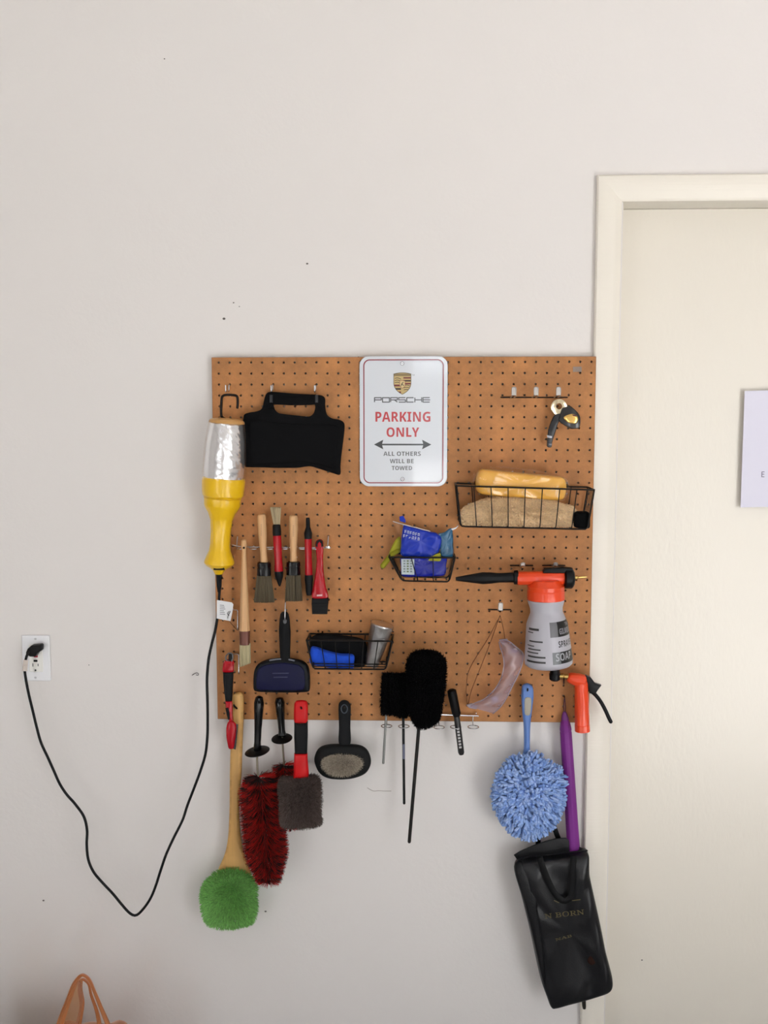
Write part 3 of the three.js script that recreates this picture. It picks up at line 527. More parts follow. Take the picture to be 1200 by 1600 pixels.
// wide slicker with navy head
{
  const z = 0.055, q = Z(310, 920, 5.4545), g = thing('slicker_brush', 'wide navy blue headed brush with black handle, hung by a wire', 'brush', [440, 1083, z]);
  part(g, 'handle', lathe(g, [444.5, 956, z], [445.5, 1032, z], [[0, 4], [0.04, 6.5], [0.15, 8.2], [0.4, 9.4], [0.7, 8.8], [0.9, 8], [1, 8]], { seg: 22, squash: 0.75 }), mat.rubber);
  part(g, 'hang_hole', slab(g, q([[722, 268], [737, 258], [752, 268], [750, 292], [737, 300], [724, 292]]), z + 0.0098, 0.003, 0.0006), M(0x505054, 0.3));
  part(g, 'head_rim', slab(g, q([[466, 820], [468, 740], [482, 680], [520, 640], [600, 612], [710, 600], [820, 612], [890, 632], [930, 672], [944, 740], [946, 850], [930, 882], [840, 888], [700, 889], [560, 886], [484, 878], [467, 856]]), z + 0.006, 0.022, 0.006, { smooth: 90, seg: 5 }), M(0x0f1218, 0.5, { specularIntensity: 0.4 }));
  part(g, 'head_panel', slab(g, q([[492, 820], [494, 740], [510, 690], [545, 660], [620, 640], [710, 632], [800, 640], [862, 656], [896, 690], [906, 750], [906, 830], [888, 862], [800, 868], [700, 869], [590, 866], [510, 858]]), z + 0.0085, 0.006, 0.002, { smooth: 90 }), M(0x080a36, 0.4, { specularIntensity: 0.4 }), 'navy blue panel');
  part(g, 'rim_cap', tube(g, q([[610, 610], [660, 601], [710, 598], [770, 602], [815, 612]]).map((p) => [...p, z + 0.004]), 0.0022, { n: 20 }), M(0x6d707a, 0.35));
  for (const [y, w] of [[716, 70], [750, 60]]) part(g, 'embossed_line', slab(g, q([[700 - w, y], [700 + w, y - 2], [700 + w, y + 8], [700 - w, y + 10]]), z + 0.0089, 0.001, 0.0003), M(0x23264f, 0.4));
  const h = thing('peg_hook', 'long thin steel wire hook above the navy headed brush', 'hook', [445, 903, ZB]);
  part(h, 'wire', tube(h, [[446, 936, ZB - 0.003], [446, 936, ZB + 0.01], [446, 940, 0.058], [445.5, 952, 0.067], [445.2, 966, 0.068], [445, 971, 0.06]], 0.0015, { n: 30 }), mat.steel);
}
// red and black detail brush shaped like a toothbrush
{
  const z = 0.072, q = Z(320, 1010, 8.8875), g = thing('detail_brush', 'red and black toothbrush shaped detail brush in front of the green brush handle', 'brush', [360, 1170, z]);
  part(g, 'grip', slab(g, q([[245, 355], [320, 365], [390, 350], [386, 480], [380, 620], [372, 770], [325, 778], [278, 765], [262, 620], [250, 480]]), z, 0.014, 0.006, { seg: 5 }), mat.rubber);
  part(g, 'collar', slab(g, q([[255, 225], [300, 195], [375, 205], [395, 240], [398, 320], [390, 360], [320, 372], [245, 362], [240, 300]]), z + 0.001, 0.016, 0.006, { smooth: 40, seg: 5 }), mat.red);
  part(g, 'neck', slab(g, q([[277, 765], [372, 765], [380, 860], [380, 960], [390, 1040], [335, 1050], [318, 1000], [290, 880]]), z, 0.012, 0.005, { seg: 4 }), mat.red);
  part(g, 'neck_inlay', slab(g, q([[285, 860], [325, 850], [345, 930], [345, 1010], [325, 1025], [302, 950]]), z + 0.0012, 0.004, 0.001), mat.rubber);
  part(g, 'head', puff(g, q([[325, 1045], [375, 1030], [420, 1060], [440, 1110], [435, 1220], [418, 1330], [400, 1415], [340, 1420], [318, 1360], [300, 1240], [300, 1120]]), z - 0.004, 0.008, 0.006, { n: 40 }), mat.red);
  part(g, 'bristles', tuft(g, q([[425, 1070]])[0], q([[398, 1420]])[0], q([[462, 1090]])[0], q([[430, 1425]])[0], z - 0.006, 0.01, 500, lin(0x55565c), 0.0005), mat.strand);
  part(g, 'hang_loop', tube(g, [...q([[350, 210], [300, 190], [292, 140], [335, 95], [380, 105], [388, 160], [372, 210]])].map((p) => [...p, z - 0.002]), 0.0017, { n: 40 }), M(0x6c6c70, 0.35, { metalness: 1 }));
  part(g, 'loop_tab', slab(g, q([[330, 100], [375, 95], [385, 180], [360, 215], [325, 205]]), z - 0.001, 0.006, 0.002), mat.black);
}
// long brush with green head
{
  const z = 0.05, q = Z(300, 1060, 4), g = thing('floor_scrub_brush', 'long flat wooden handled brush with thick green bristle head', 'brush', [360, 1443, z]);
  part(g, 'handle', slab(g, q([[250, 120], [265, 100], [290, 93], [312, 105], [319, 135], [318, 250], [312, 420], [306, 600], [296, 720], [291, 840], [297, 960], [310, 1060], [332, 1130], [356, 1200], [350, 1240], [170, 1240], [160, 1205], [196, 1120], [215, 1050], [226, 960], [232, 800], [234, 600], [238, 440], [244, 250]]), z, 0.016, 0.0055, { smooth: 110, seg: 5 }), mat.pine);
  part(g, 'head_block', puff(g, q([[100, 1300], [150, 1240], [250, 1195], [340, 1215], [385, 1270], [390, 1400], [375, 1470], [240, 1500], [120, 1475], [98, 1400]]), z - 0.004, 0.03, 0.012, { e1: 0.3 }), M(0x8fd070, 0.9));
  part(g, 'bristles', fur(g, q([[78, 1300], [112, 1248], [170, 1205], [240, 1185], [325, 1200], [392, 1262], [402, 1360], [398, 1470], [345, 1505], [230, 1522], [115, 1495], [80, 1400]]), z - 0.004, 0.042, 7000, 0.010, 0.00085, lin(0x8fd070), { e1: 0.22, e2: 0.6, droop: 0.12, jitter: 0.35, side: 0.3 }), mat.strandSoft, 'green bristles');
  const h = thing('peg_hook', 'black peg through the wooden handle of the green brush', 'hook', [369, 1106, ZB]);
  part(h, 'wire', tube(h, [[364, 1098, ZB - 0.003], [365, 1100, 0.04], [366, 1103, 0.054], [370, 1107, 0.06]], 0.0023, { n: 16 }), mat.darkWire);
}
// twisted wheel brushes
function wheelBrush(label, hT, hB, disc, rodEnd, a, b, rad, n, z) {
  const g = thing('wheel_brush', label, 'brush', [b[0], b[1], z]);
  part(g, 'handle', lathe(g, [...hT, z], [...hB, z], [[0, 3], [0.02, 6], [0.12, 8], [0.3, 7.2], [0.6, 5.8], [0.85, 5.4], [0.97, 6.5], [1, 5.5]], { seg: 22 }), mat.blackGloss);
  part(g, 'hang_hole', lathe(g, [hT[0] + 0.3, hT[1] + 9, z + 0.008], [hT[0] + 0.3, hT[1] + 9, z + 0.0115], [[0, 2.6], [1, 2.2]], { seg: 12 }), mat.rubber);
  { const c = L(g, disc[0], disc[1], z), geo = new THREE.SphereGeometry(disc[2] * mpp(z), 28, 10).scale(1, 0.12, 1); geo.rotateX(disc[4] || 0.1); geo.rotateZ(disc[3]); geo.translate(c.x, c.y, c.z); part(g, 'guard_disc', geo, mat.black); }
  part(g, 'rod', tube(g, [[...hB, z], [...rodEnd, z], [...b, z]], 0.0024, { n: 14 }), M(0x8a8070, 0.35, { metalness: 1 }));
  const A = L(g, ...a, z), B = L(g, ...b, z), dv = B.clone().sub(A), len = dv.length(), F0 = frameOf(dv), list = [], turns = 13, red = lin(0xc81a14), dk = lin(0x300606);
  const ex = V3().setFromMatrixColumn(F0, 0), ez = V3().setFromMatrixColumn(F0, 2), ey = dv.clone().normalize();
  for (let i = 0; i < n; i++) {
    const t = rnd(), ph = t * turns * Math.PI * 2 + (rnd() < 0.5 ? 0 : Math.PI) + rr(-0.5, 0.5), R = rad(t) * mpp(z) * rr(0.85, 1.05);
    const d = ex.clone().multiplyScalar(Math.cos(ph)).addScaledVector(ez, Math.sin(ph) * 0.75).addScaledVector(ey, rr(-0.1, 0.14));
    const stripe = Math.sin(t * turns * Math.PI * 2 + 1.5 * Math.cos(ph) + rr(-0.5, 0.5)) > 0.45;
    list.push({ p: A.clone().addScaledVector(dv, t), d, len: R, r: 0.00055, c: tone(stripe ? dk : red, 0.3), bend: ey.clone().multiplyScalar(rr(0, 0.15)) });
  }
  part(g, 'bristles', strands(list, 0.6), mat.strand, 'dark red bristles with black streaks');
  part(g, 'end_tip', lathe(g, [b[0] - 0.2, b[1] - 2, z], [b[0] + 0.6, b[1] + 5, z], [[0, 1.8], [0.7, 2], [1, 1]], { seg: 10 }), mat.rubber);
  const h = thing('peg_hook', 'black peg through the handle of the ' + (n > 4000 ? 'large' : 'small') + ' red wheel brush', 'hook', [hT[0], hT[1] + 9, ZB]);
  part(h, 'wire', tube(h, [[hT[0], hT[1] + 10, ZB - 0.003], [hT[0], hT[1] + 10, z], [hT[0], hT[1] + 9, z + 0.012]], 0.0015, { n: 10 }), mat.darkWire);
  return g;
}
wheelBrush('large dark red twisted bristle wheel brush with black handle and guard disc', [405, 1088], [402, 1172], [402, 1174, 20.5, 0.15, 0.12], [403.5, 1215], [405, 1212], [420.5, 1377], (t) => 37 * Math.min(1, 0.72 + t * 2.2, 1.0) * (t > 0.72 ? 1 - (t - 0.72) * 1.6 : 1), 9500, 0.085);
wheelBrush('small dark red wheel brush with black handle, half hidden by the grey mop brush', [436.5, 1090], [441, 1150], [440.5, 1154, 17, 0.05, 0.22], [444, 1196], [443, 1194], [453.5, 1294], (t) => 20 * (t > 0.7 ? 1 - (t - 0.7) : 1), 3000, 0.045);
// grey mop brush
{
  const z = 0.118, q = Z(300, 1060, 4), g = thing('mop_brush', 'fluffy dark grey square headed brush with red and black handle', 'brush', [471, 1292, z]);
  part(g, 'handle_top', slab(g, q([[636, 180], [642, 155], [660, 146], [700, 146], [716, 156], [721, 180], [720, 275], [700, 285], [658, 285], [636, 272]]), z, 0.018, 0.006, { smooth: 50, seg: 5 }), mat.redBright);
  part(g, 'grip', slab(g, q([[637, 268], [658, 282], [700, 282], [720, 270], [720, 370], [716, 478], [640, 478], [636, 370]]), z + 0.001, 0.02, 0.007, { seg: 5 }), mat.rubber);
  part(g, 'handle_base', slab(g, q([[637, 474], [718, 474], [722, 540], [730, 630], [632, 630], [634, 540]]), z, 0.018, 0.006, { seg: 5 }), mat.redBright);
  const o = q([[556, 640], [600, 620], [680, 622], [740, 606], [790, 625], [800, 720], [798, 830], [802, 890], [720, 910], [640, 910], [566, 895], [560, 770]]);
  part(g, 'head_core', puff(g, o, z - 0.014, 0.018, 0.01, { e1: 0.3 }), M(0x63544f, 0.95));
  part(g, 'pile', fur(g, o, z - 0.014, 0.026, 9000, 0.0105, 0.0006, lin(0x63544f), { var_: 0.5, e1: 0.25, e2: 0.6, droop: 0.3, jitter: 0.6, side: 0.3 }), mat.strandSoft);
  const h = thing('peg_hook', 'black peg through the red handle of the grey mop brush', 'hook', [470, 1105, ZB]);
  part(h, 'wire', tube(h, [[469, 1100, ZB - 0.003], [469.5, 1102, 0.06], [470, 1104, 0.114], [471, 1107, 0.122]], 0.0022, { n: 14 }), mat.darkWire);
}
// oval pin brush
{
  const z = 0.06, q = Z(300, 1060, 4), g = thing('pin_brush', 'black oval headed slicker brush with beige pin pad', 'brush', [535, 1218, z]);
  part(g, 'handle', slab(g, q([[914, 190], [922, 155], [950, 142], [978, 155], [990, 190], [988, 300], [986, 420], [920, 420], [917, 300]]), z, 0.016, 0.006, { smooth: 60, seg: 5, holes: [q([[938, 180], [952, 168], [966, 180], [964, 205], [952, 214], [940, 205]])] }), mat.rubber);
  part(g, 'handle_rim', tube(g, q([[936, 205], [934, 180], [952, 164], [970, 180], [968, 205], [952, 218]]).map((p) => [...p, z + 0.0005]), 0.0012, { closed: true, n: 30 }), M(0x3d4650, 0.4));
  const ov = q([[766, 520], [772, 470], [800, 430], [860, 412], [950, 410], [1040, 415], [1090, 440], [1116, 490], [1116, 540], [1085, 590], [1020, 618], [940, 628], [850, 620], [795, 585]]);
  part(g, 'head', puff(g, ov, z - 0.006, 0.014, 0.008, { e1: 0.3, e2: 0.7, n: 64 }), M(0x101112, 0.55, { bumpMap: T.grain, bumpScale: 0.0003, specularIntensity: 0.4 }));
  const pad = q([[812, 530], [830, 495], [880, 478], [950, 474], [1020, 482], [1058, 505], [1062, 545], [1030, 585], [960, 608], [880, 605], [830, 575]]);
  const pd = part(g, 'pad', puff(g, pad, z + 0.006, 0.004, 0.002, { e1: 0.3, n: 48 }), M(0x8f8374, 0.8));
  part(pd, 'pins', fur(g, pad, z + 0.006, 0.004, 2200, 0.006, 0.0005, lin(0xb0a594), { e1: 0.3, side: 0.1, droop: 0.1, jitter: 0.4, var_: 0.4 }), mat.strand);
  const h = thing('peg_hook', 'black peg through the handle of the oval pin brush', 'hook', [538, 1108, ZB]);
  part(h, 'wire', tube(h, [[537, 1102, ZB - 0.003], [537.5, 1105, 0.05], [538, 1107, 0.06], [538, 1104, 0.066]], 0.0018, { n: 14 }), mat.darkWire);
}

// ------------------------------------------------------------------ wire baskets
// rim and floor given by their front corners in pixels; the back frame lies at depth zb
function basket(label, rimL, rimR, botL, botR, zb, zf, wires, sideWires, rails = 0) {
  const g = thing('wire_basket', label, 'basket', [(botL[0] + botR[0]) / 2, botL[1], zb], 'wire baskets on the pegboard');
  const P = (p) => L(g, p[0], p[1], zf), B = (v, dx = 0) => V3(v.x + dx, v.y, zb - g.position.z);
  const rl = P(rimL), rr_ = P(rimR), bl = P(botL), br = P(botR), A = (v) => [v.x, v.y, v.z];
  const t = (pts, r, o = {}) => tube(g, pts.map(A), r, { raw: true, tension: 0.1, seg: 6, ...o });
  const lerp = (a, b, k) => a.clone().lerp(b, k);
  part(g, 'rim', merge([t([rl, rr_], 0.0022, { n: 1 }), t([rr_, B(rr_)], 0.0022, { n: 1 }), t([B(rr_), B(rl)], 0.0022, { n: 1 }), t([B(rl), rl], 0.0022, { n: 1 })]), mat.wireBlack);
  const up = V3(0, 0.006, 0);
  part(g, 'corner_wire', t([rl, lerp(rl, bl, 0.85), bl.clone().add(V3(0.004, 0, -0.002)), lerp(bl, br, 0.5), br.clone().add(V3(-0.004, 0, -0.002)), lerp(rr_, br, 0.85), rr_], 0.002, { n: 60 }), mat.wireBlack);
  part(g, 'back_frame', t([B(rl), lerp(B(rl), B(bl), 0.85), B(bl).add(V3(0.004, 0, 0)), B(br).add(V3(-0.004, 0, 0)), lerp(B(rr_), B(br), 0.85), B(rr_)], 0.002, { n: 60 }), mat.wireBlack);
  for (let k = 1; k <= wires; k++) { const f = k / (wires + 1), a = lerp(rl, rr_, f), b = lerp(bl, br, f), b2 = B(b); part(g, 'wire', t([a, lerp(a, b, 0.9), b.clone().add(V3(0, 0.0005, -0.003)), lerp(b, b2, 0.5), b2, lerp(b2, B(a), 0.5), B(a)], 0.0013, { n: 40 }), mat.wireBlack); }
  for (const [top, bot] of [[rl, bl], [rr_, br]]) for (let k = 1; k <= sideWires; k++) { const f = k / (sideWires + 1); part(g, 'side_wire', t([lerp(top, B(top), f), lerp(bot, B(bot), f)], 0.0009, { n: 2 }), mat.wireBlack); }
  for (let k = 1; k <= rails; k++) { const h = V3(0, 0.006 * k, 0), a = bl.clone().add(h), b = br.clone().add(h); part(g, 'rail_wire', merge([t([a, b], 0.0014, { n: 1 }), t([b, B(b)], 0.0014, { n: 1 }), t([a, B(a)], 0.0014, { n: 1 })]), mat.wireBlack); }
  for (const f of [0.15, 0.85]) { const a = lerp(B(rl), B(rr_), f); part(g, 'peg', t([a, a.clone().add(V3(0, 0.004, -0.008)), a.clone().add(V3(0, 0.004, -(zb - ZB) - 0.006))], 0.0018, { n: 10 }), mat.wireBlack); }
  return g;
}
basket('wide black wire basket holding a wrapped yellow sponge and a wool pad', [713.5, 759], [928.5, 765.5], [720, 822.5], [918, 827], 0.03, 0.112, 7, 4);
basket('small black wire basket holding a blue packet', [608, 870.5], [711, 871.5], [628, 907.5], [702, 909], 0.028, 0.088, 2, 3);
basket('black wire basket holding a blue cloth and a silver can', [479, 1000.5], [613, 1002], [489, 1045], [603, 1046], 0.028, 0.098, 5, 3, 2);

// wide basket: wrapped sponge, wool pad, black foam block
{
  const z = 0.066, q = Z(700, 540, 4.8), g = thing('wrapped_sponge', 'yellow sponge in shiny clear wrap lying on the wool pad', 'sponge', [810, 778, z]);
  const o = q([[205, 1040], [215, 965], [245, 930], [300, 928], [560, 955], [780, 975], [860, 990], [882, 1040], [876, 1110], [850, 1150], [760, 1155], [500, 1135], [300, 1118], [225, 1100]]);
  const wrinkle = (x, y) => 0.0024 * Math.sin(x * 85 + 1.6 * Math.sin(y * 90)) + 0.0008 * Math.sin(y * 170 + x * 120);
  part(g, 'sponge', puff(g, o, z, 0.036, 0.03, { e1: 0.22, e2: 0.55, n: 84, rings: 18, bump: wrinkle }), M(0xf0b13c, 0.6, { clearcoat: 1, clearcoatRoughness: 0.18 }));
  const ow = q([[175, 1035], [195, 960], [240, 922], [330, 908], [420, 915], [560, 930], [780, 955], [870, 980], [905, 1040], [890, 1120], [860, 1158], [760, 1164], [500, 1144], [300, 1127], [210, 1108]]);
  part(g, 'clear_wrap', puff(g, ow, z, 0.0385, 0.033, { e1: 0.22, e2: 0.55, n: 90, rings: 20, bump: (x, y, s) => 0.0024 * Math.sin(x * 85 + 1.6 * Math.sin(y * 90)) + 0.0008 * Math.sin(y * 170 + x * 120) + 0.0004 * Math.sin(x * 330 - y * 210) }), M(0xffffff, 0.08, { transmission: 1, thickness: 0, ior: 1.45 }), 'clear shiny plastic wrap');
  part(g, 'wrap_fold', tube(g, q([[330, 918], [380, 908], [470, 916], [560, 925], [640, 935], [780, 965]]).map((p) => [...p, z - 0.01]), 0.0016, { n: 30 }), M(0xffffff, 0.1, { transmission: 1, thickness: 0 }));
}
{
  const z = 0.068, q = Z(700, 540, 4.8), g = thing('wool_pad', 'long cream wool pad at the bottom of the wide basket', 'wool pad', [805, 822, z]);
  const o = q([[92, 1300], [95, 1240], [130, 1205], [200, 1175], [300, 1140], [450, 1128], [620, 1130], [760, 1150], [860, 1185], [930, 1200], [955, 1240], [955, 1310], [940, 1350], [850, 1355], [500, 1352], [250, 1345], [110, 1340]]);
  part(g, 'core', puff(g, o, z, 0.03, 0.03, { e1: 0.3, e2: 0.7 }), M(0xfbdcb0, 0.95));
  part(g, 'pile', fur(g, o, z, 0.033, 8000, 0.0045, 0.0006, lin(0xfbdcb0), { e1: 0.3, e2: 0.7, side: 0.25, jitter: 0.7, droop: 0.1, var_: 0.22 }), mat.strandSoft);
  const b = thing('foam_block', 'small black foam block in the end of the wide basket', 'foam block', [907, 823, z + 0.02]);
  part(b, 'block', puff(b, q([[934, 1300], [938, 1258], [960, 1246], [1000, 1244], [1045, 1246], [1058, 1265], [1058, 1310], [1055, 1355], [1040, 1366], [1000, 1366], [955, 1362], [938, 1345]]), z + 0.014, 0.022, 0.022, { e1: 0.15, e2: 0.4, n: 48 }), M(0x0b0c0d, 0.95, { bumpMap: T.sponge, bumpScale: 0.001, specularIntensity: 0.2 }));
}
// small basket: blue packet in a clear bag, yellow cloth
{
  const z = 0.06, q = Z(590, 790, 9.23), g = thing('blue_packet', 'crumpled blue printed packet in a clear plastic bag', 'packet', [660, 905, z]);
  const blue = M(0x0a2fae, 0.3, { specularIntensity: 0.5 });
  const bmp = (f, a) => (x, y, s) => a * Math.sin(x * f + 2 * Math.sin(y * f * 0.8)) * Math.sin(y * f * 1.2) + a * 0.5 * Math.sin(x * f * 2.3 - y * f * 1.7);
  part(g, 'lower_pack', puff(g, q([[340, 735], [520, 735], [760, 740], [985, 740], [990, 860], [975, 990], [860, 1015], [600, 1020], [360, 1010], [335, 880]]), z, 0.014, 0.012, { e1: 0.25, e2: 0.6, n: 64, rings: 14, bump: bmp(170, 0.0016) }), M(0x0a1c96, 0.25, { specularIntensity: 0.5 }));
  part(g, 'upper_pack', puff(g, q([[378, 280], [470, 298], [600, 330], [750, 372], [850, 395], [920, 470], [905, 600], [860, 690], [740, 735], [540, 728], [345, 715], [338, 580], [352, 400]]), z + 0.004, 0.013, 0.008, { e1: 0.25, e2: 0.6, n: 72, rings: 16, bump: bmp(120, 0.0022) }), blue);
  part(g, 'side_flap', puff(g, q([[860, 420], [960, 385], [1060, 320], [1085, 400], [1088, 560], [1082, 735], [920, 735], [900, 600]]), z - 0.006, 0.006, 0.006, { e1: 0.25, n: 48, rings: 10, bump: bmp(190, 0.0018) }), M(0x1b5f86, 0.3));
  part(g, 'corner_tab', slab(g, q([[315, 160], [370, 145], [405, 210], [400, 250], [320, 225]]), z - 0.004, 0.003, 0.0008), blue);
  part(g, 'label', slab(g, q([[340, 770], [528, 772], [530, 998], [345, 992]]), z + 0.0155, 0.0005, 0), M(0xbfc9cf, 0.6), 'pale printed label');
  for (let r = 0; r < 5; r++) for (let c = 0; c < 3; c++) part(g, 'label_print', slab(g, q([[372 + c * 48, 788 + r * 38], [402 + c * 48, 788 + r * 38], [402 + c * 48, 810 + r * 38], [372 + c * 48, 810 + r * 38]]), z + 0.0159, 0.0003, 0), M(c === 1 ? 0x6c7a5a : 0x7d8a90, 0.7));
  // two lines of pale lettering, too small to read
  const ink = M(0xc9d3e8, 0.5);
  for (let r = 0; r < 2; r++) for (let k = 0; k < 6; k++) { const x = 392 - r * 22 + k * (38 + r * 4), y = 352 + r * 62 + k * 9, w = 26, h = 44; const zz = z + 0.0185; part(g, 'lettering', merge([slab(g, q([[x, y], [x + 7, y + 1], [x + 5, y + h], [x - 2, y + h - 1]]), zz, 0.0008, 0), slab(g, q([[x, y], [x + w, y + 4], [x + w, y + 11], [x, y + 8]]), zz, 0.0008, 0), ...(k % 2 ? [slab(g, q([[x + w - 7, y + 5], [x + w, y + 6], [x + w - 4, y + h + 2], [x + w - 11, y + h]]), zz, 0.0008, 0)] : [slab(g, q([[x, y + h * 0.5], [x + w - 3, y + h * 0.55], [x + w - 3, y + h * 0.7], [x, y + h * 0.66]]), zz, 0.0008, 0)])]), ink); }
  part(g, 'clear_bag', puff(g, q([[225, 232], [300, 245], [560, 318], [760, 372], [900, 380], [1020, 330], [1170, 285], [1110, 350], [1100, 560], [1090, 740], [1000, 1020], [620, 1040], [330, 1020], [300, 760], [240, 520], [228, 380]]), z, 0.019, 0.014, { e1: 0.3, e2: 0.6, n: 96, rings: 18, bump: bmp(150, 0.0022) }), M(0xffffff, 0.07, { transmission: 1, thickness: 0, ior: 1.22 }), 'clear bag film');
  part(g, 'bag_lip', tube(g, q([[225, 230], [320, 258], [450, 292], [600, 330], [760, 372]]).map((p) => [...p, z + 0.013]), 0.0011, { n: 24 }), M(0xe9e4e2, 0.25, { transmission: 0.4 }));
  part(g, 'bag_corner', slab(g, q([[1055, 335], [1120, 318], [1172, 288], [1130, 335], [1080, 358]]), z + 0.012, 0.0012, 0.0003), M(0xf0eef0, 0.2));
  const c = thing('yellow_cloth', 'yellow green rolled cloth poking out of the small basket', 'cloth', [600, 880, 0.062]);
  part(c, 'roll', tube(c, q([[75, 870], [130, 800], [210, 700], [290, 650]]).map((p) => [...p, 0.052]), 0.0062, { n: 24, seg: 12 }), M(0xa9a526, 0.8, { bumpMap: T.weave, bumpScale: 0.0005 }));
  part(c, 'fold', puff(c, q([[780, 740], [840, 700], [905, 690], [915, 760], [900, 800], [830, 800], [730, 790]]), 0.078, 0.004, 0.004, { n: 32 }), M(0xa9a526, 0.8));
  part(c, 'fold', puff(c, q([[270, 480], [330, 460], [335, 640], [250, 690], [170, 720], [190, 620]]), 0.05, 0.005, 0.005, { n: 32 }), M(0xa9a526, 0.8));
}
// third basket: black folded cloth, blue cloth, silver can
{
  const q = Z(460, 950, 4.615), z = 0.062;
  const a = thing('folded_cloth', 'black folded cloth behind the blue one in the wire basket', 'cloth', [525, 1040, z - 0.014]);
  part(a, 'body', puff(a, q([[112, 240], [150, 195], [260, 190], [400, 205], [500, 230], [525, 300], [520, 400], [440, 430], [200, 400], [120, 330]]), z - 0.014, 0.014, 0.014, { e1: 0.3, bump: (x, y) => 0.002 * Math.sin(x * 120) }), mat.cloth);
  const b = thing('blue_cloth', 'bright blue microfibre cloth in the wire basket', 'cloth', [519, 1043, z + 0.014]);
  part(b, 'body', puff(b, q([[120, 285], [150, 280], [235, 308], [330, 330], [425, 338], [430, 400], [415, 440], [300, 436], [180, 415], [115, 395], [112, 340]]), z + 0.014, 0.014, 0.012, { e1: 0.28, n: 64, rings: 12, bump: (x, y) => 0.0016 * Math.sin(x * 160) * Math.sin(y * 130) }), M(0x1250d8, 0.85, { bumpMap: T.grain, bumpScale: 0.0008 }));
  const c = thing('silver_can', 'silver metal can leaning in the end of the wire basket', 'can', [580, 1040, z]);
  const A = [597.5, 975, z + 0.004], B = [580, 1040, z];
  part(c, 'body', lathe(c, A, B, [[0.02, 18], [0.05, 18.6], [0.1, 18], [0.5, 15], [0.95, 11], [1, 10]], { seg: 36, crease: 0.4 }), M(0xa9a7a6, 0.32, { metalness: 1, bumpMap: T.brushed, bumpScale: 0.0004 }));
  part(c, 'lid', lathe(c, A, B, [[-0.01, 17], [0, 18.4], [0.03, 18.8], [0.045, 18.2]], { seg: 36 }), M(0xc7c5c4, 0.3, { metalness: 1 }));
}

// ------------------------------------------------------------------ dusters in the ring rack
{
  const z = 0.052, g = thing('ring_rack', 'chrome rail with six wire rings along the board bottom edge', 'rack', [671, 1137, ZB]);
  part(g, 'rail', bar(g, [596, 1113.5, 0.03], [747, 1118.5, 0.03], 0.0024), mat.chrome);
  for (const x of [602, 744]) part(g, 'peg', tube(g, [[x, 1112, ZB - 0.005], [x, 1113, 0.026], [x, 1114.5, 0.03]], 0.002, { n: 8 }), mat.chrome);
  [[604, 1134.5], [631, 1135], [659, 1138], [686, 1136.5], [712, 1136], [739.5, 1136]].forEach(([x, y]) => {
    const c = L(g, x, y, z), pts = []; for (let i = 0; i < 20; i++) { const w = i / 20 * Math.PI * 2; pts.push([c.x + Math.cos(w) * 0.0125, c.y, c.z + Math.sin(w) * 0.0125]); }
    const r = part(g, 'ring', tube(g, pts, 0.0013, { raw: true, closed: true, n: 48, seg: 6 }), mat.steel);
    const t = L(g, x, 1113.5 + (x - 596) * 0.033, 0.031); part(r, 'ring_arm', tube(g, [[t.x, t.y, t.z], [c.x, c.y + 0.012, t.z + 0.001], [c.x, c.y + 0.002, c.z - 0.015], [c.x, c.y, c.z - 0.0125]], 0.0012, { raw: true, n: 12 }), mat.steel);
  });
}
function duster(name, label, out, zr, front, back, nf, rod, rodR, rodMat, extra) {
  const g = thing(name, label, 'duster', [rod[1][0], rod[1][1], zr]);
  part(g, 'core', puff(g, out, zr, front, back, { e1: 0.4 }), M(0x070708, 0.95, { specularIntensity: 0.15 }));
  if (nf) part(g, 'pile', fur(g, out, zr, front, nf, 0.007, 0.0008, lin(0x0c0b0d), { e1: 0.4, jitter: 0.7, side: 0.4 }), M(0xffffff, 0.95, { vertexColors: true, specularIntensity: 0.15 }));
  part(g, 'rod', tube(g, [[...rod[0], zr], [...rod[1], zr]], rodR, { n: 2, seg: 10 }), rodMat);
  if (extra) extra(g);
  return g;
}
const qd = Z(560, 1000, 4.705);
duster('foam_swab', 'thin black foam swab on a silver rod', qd([[175, 265], [195, 245], [235, 245], [252, 270], [256, 400], [248, 520], [235, 545], [185, 545], [168, 520], [166, 400]]), 0.048, 0.011, 0.011, 700, [[604, 1105], [599, 1192]], 0.0029, M(0x8b8b88, 0.35, { metalness: 0.8 }));
duster('slim_duster', 'slim black duster on a thin black rod', qd([[235, 270], [255, 248], [330, 245], [370, 270], [380, 400], [370, 530], [345, 560], [300, 560], [265, 545], [240, 520], [230, 400]]), 0.058, 0.016, 0.013, 1200, [[630, 1110], [631.5, 1255]], 0.0033, M(0x141416, 0.4, { specularIntensity: 0.5 }), (g) => { part(g, 'rod_print', tube(g, [[630.7, 1163, 0.0587], [630.9, 1185, 0.0587]], 0.0031, { n: 2, seg: 8 }), M(0x6d6f86, 0.5)); });
duster('large_duster', 'large fluffy black duster on a long black stick', qd([[358, 170], [380, 110], [430, 80], [500, 72], [565, 82], [620, 120], [642, 180], [638, 300], [622, 420], [608, 530], [585, 590], [540, 622], [480, 640], [425, 625], [385, 560], [362, 480], [352, 360], [352, 250]]), 0.09, 0.03, 0.028, 5000, [[655, 1130], [639.5, 1315]], 0.0042, M(0x1b1715, 0.45, { specularIntensity: 0.5 }));
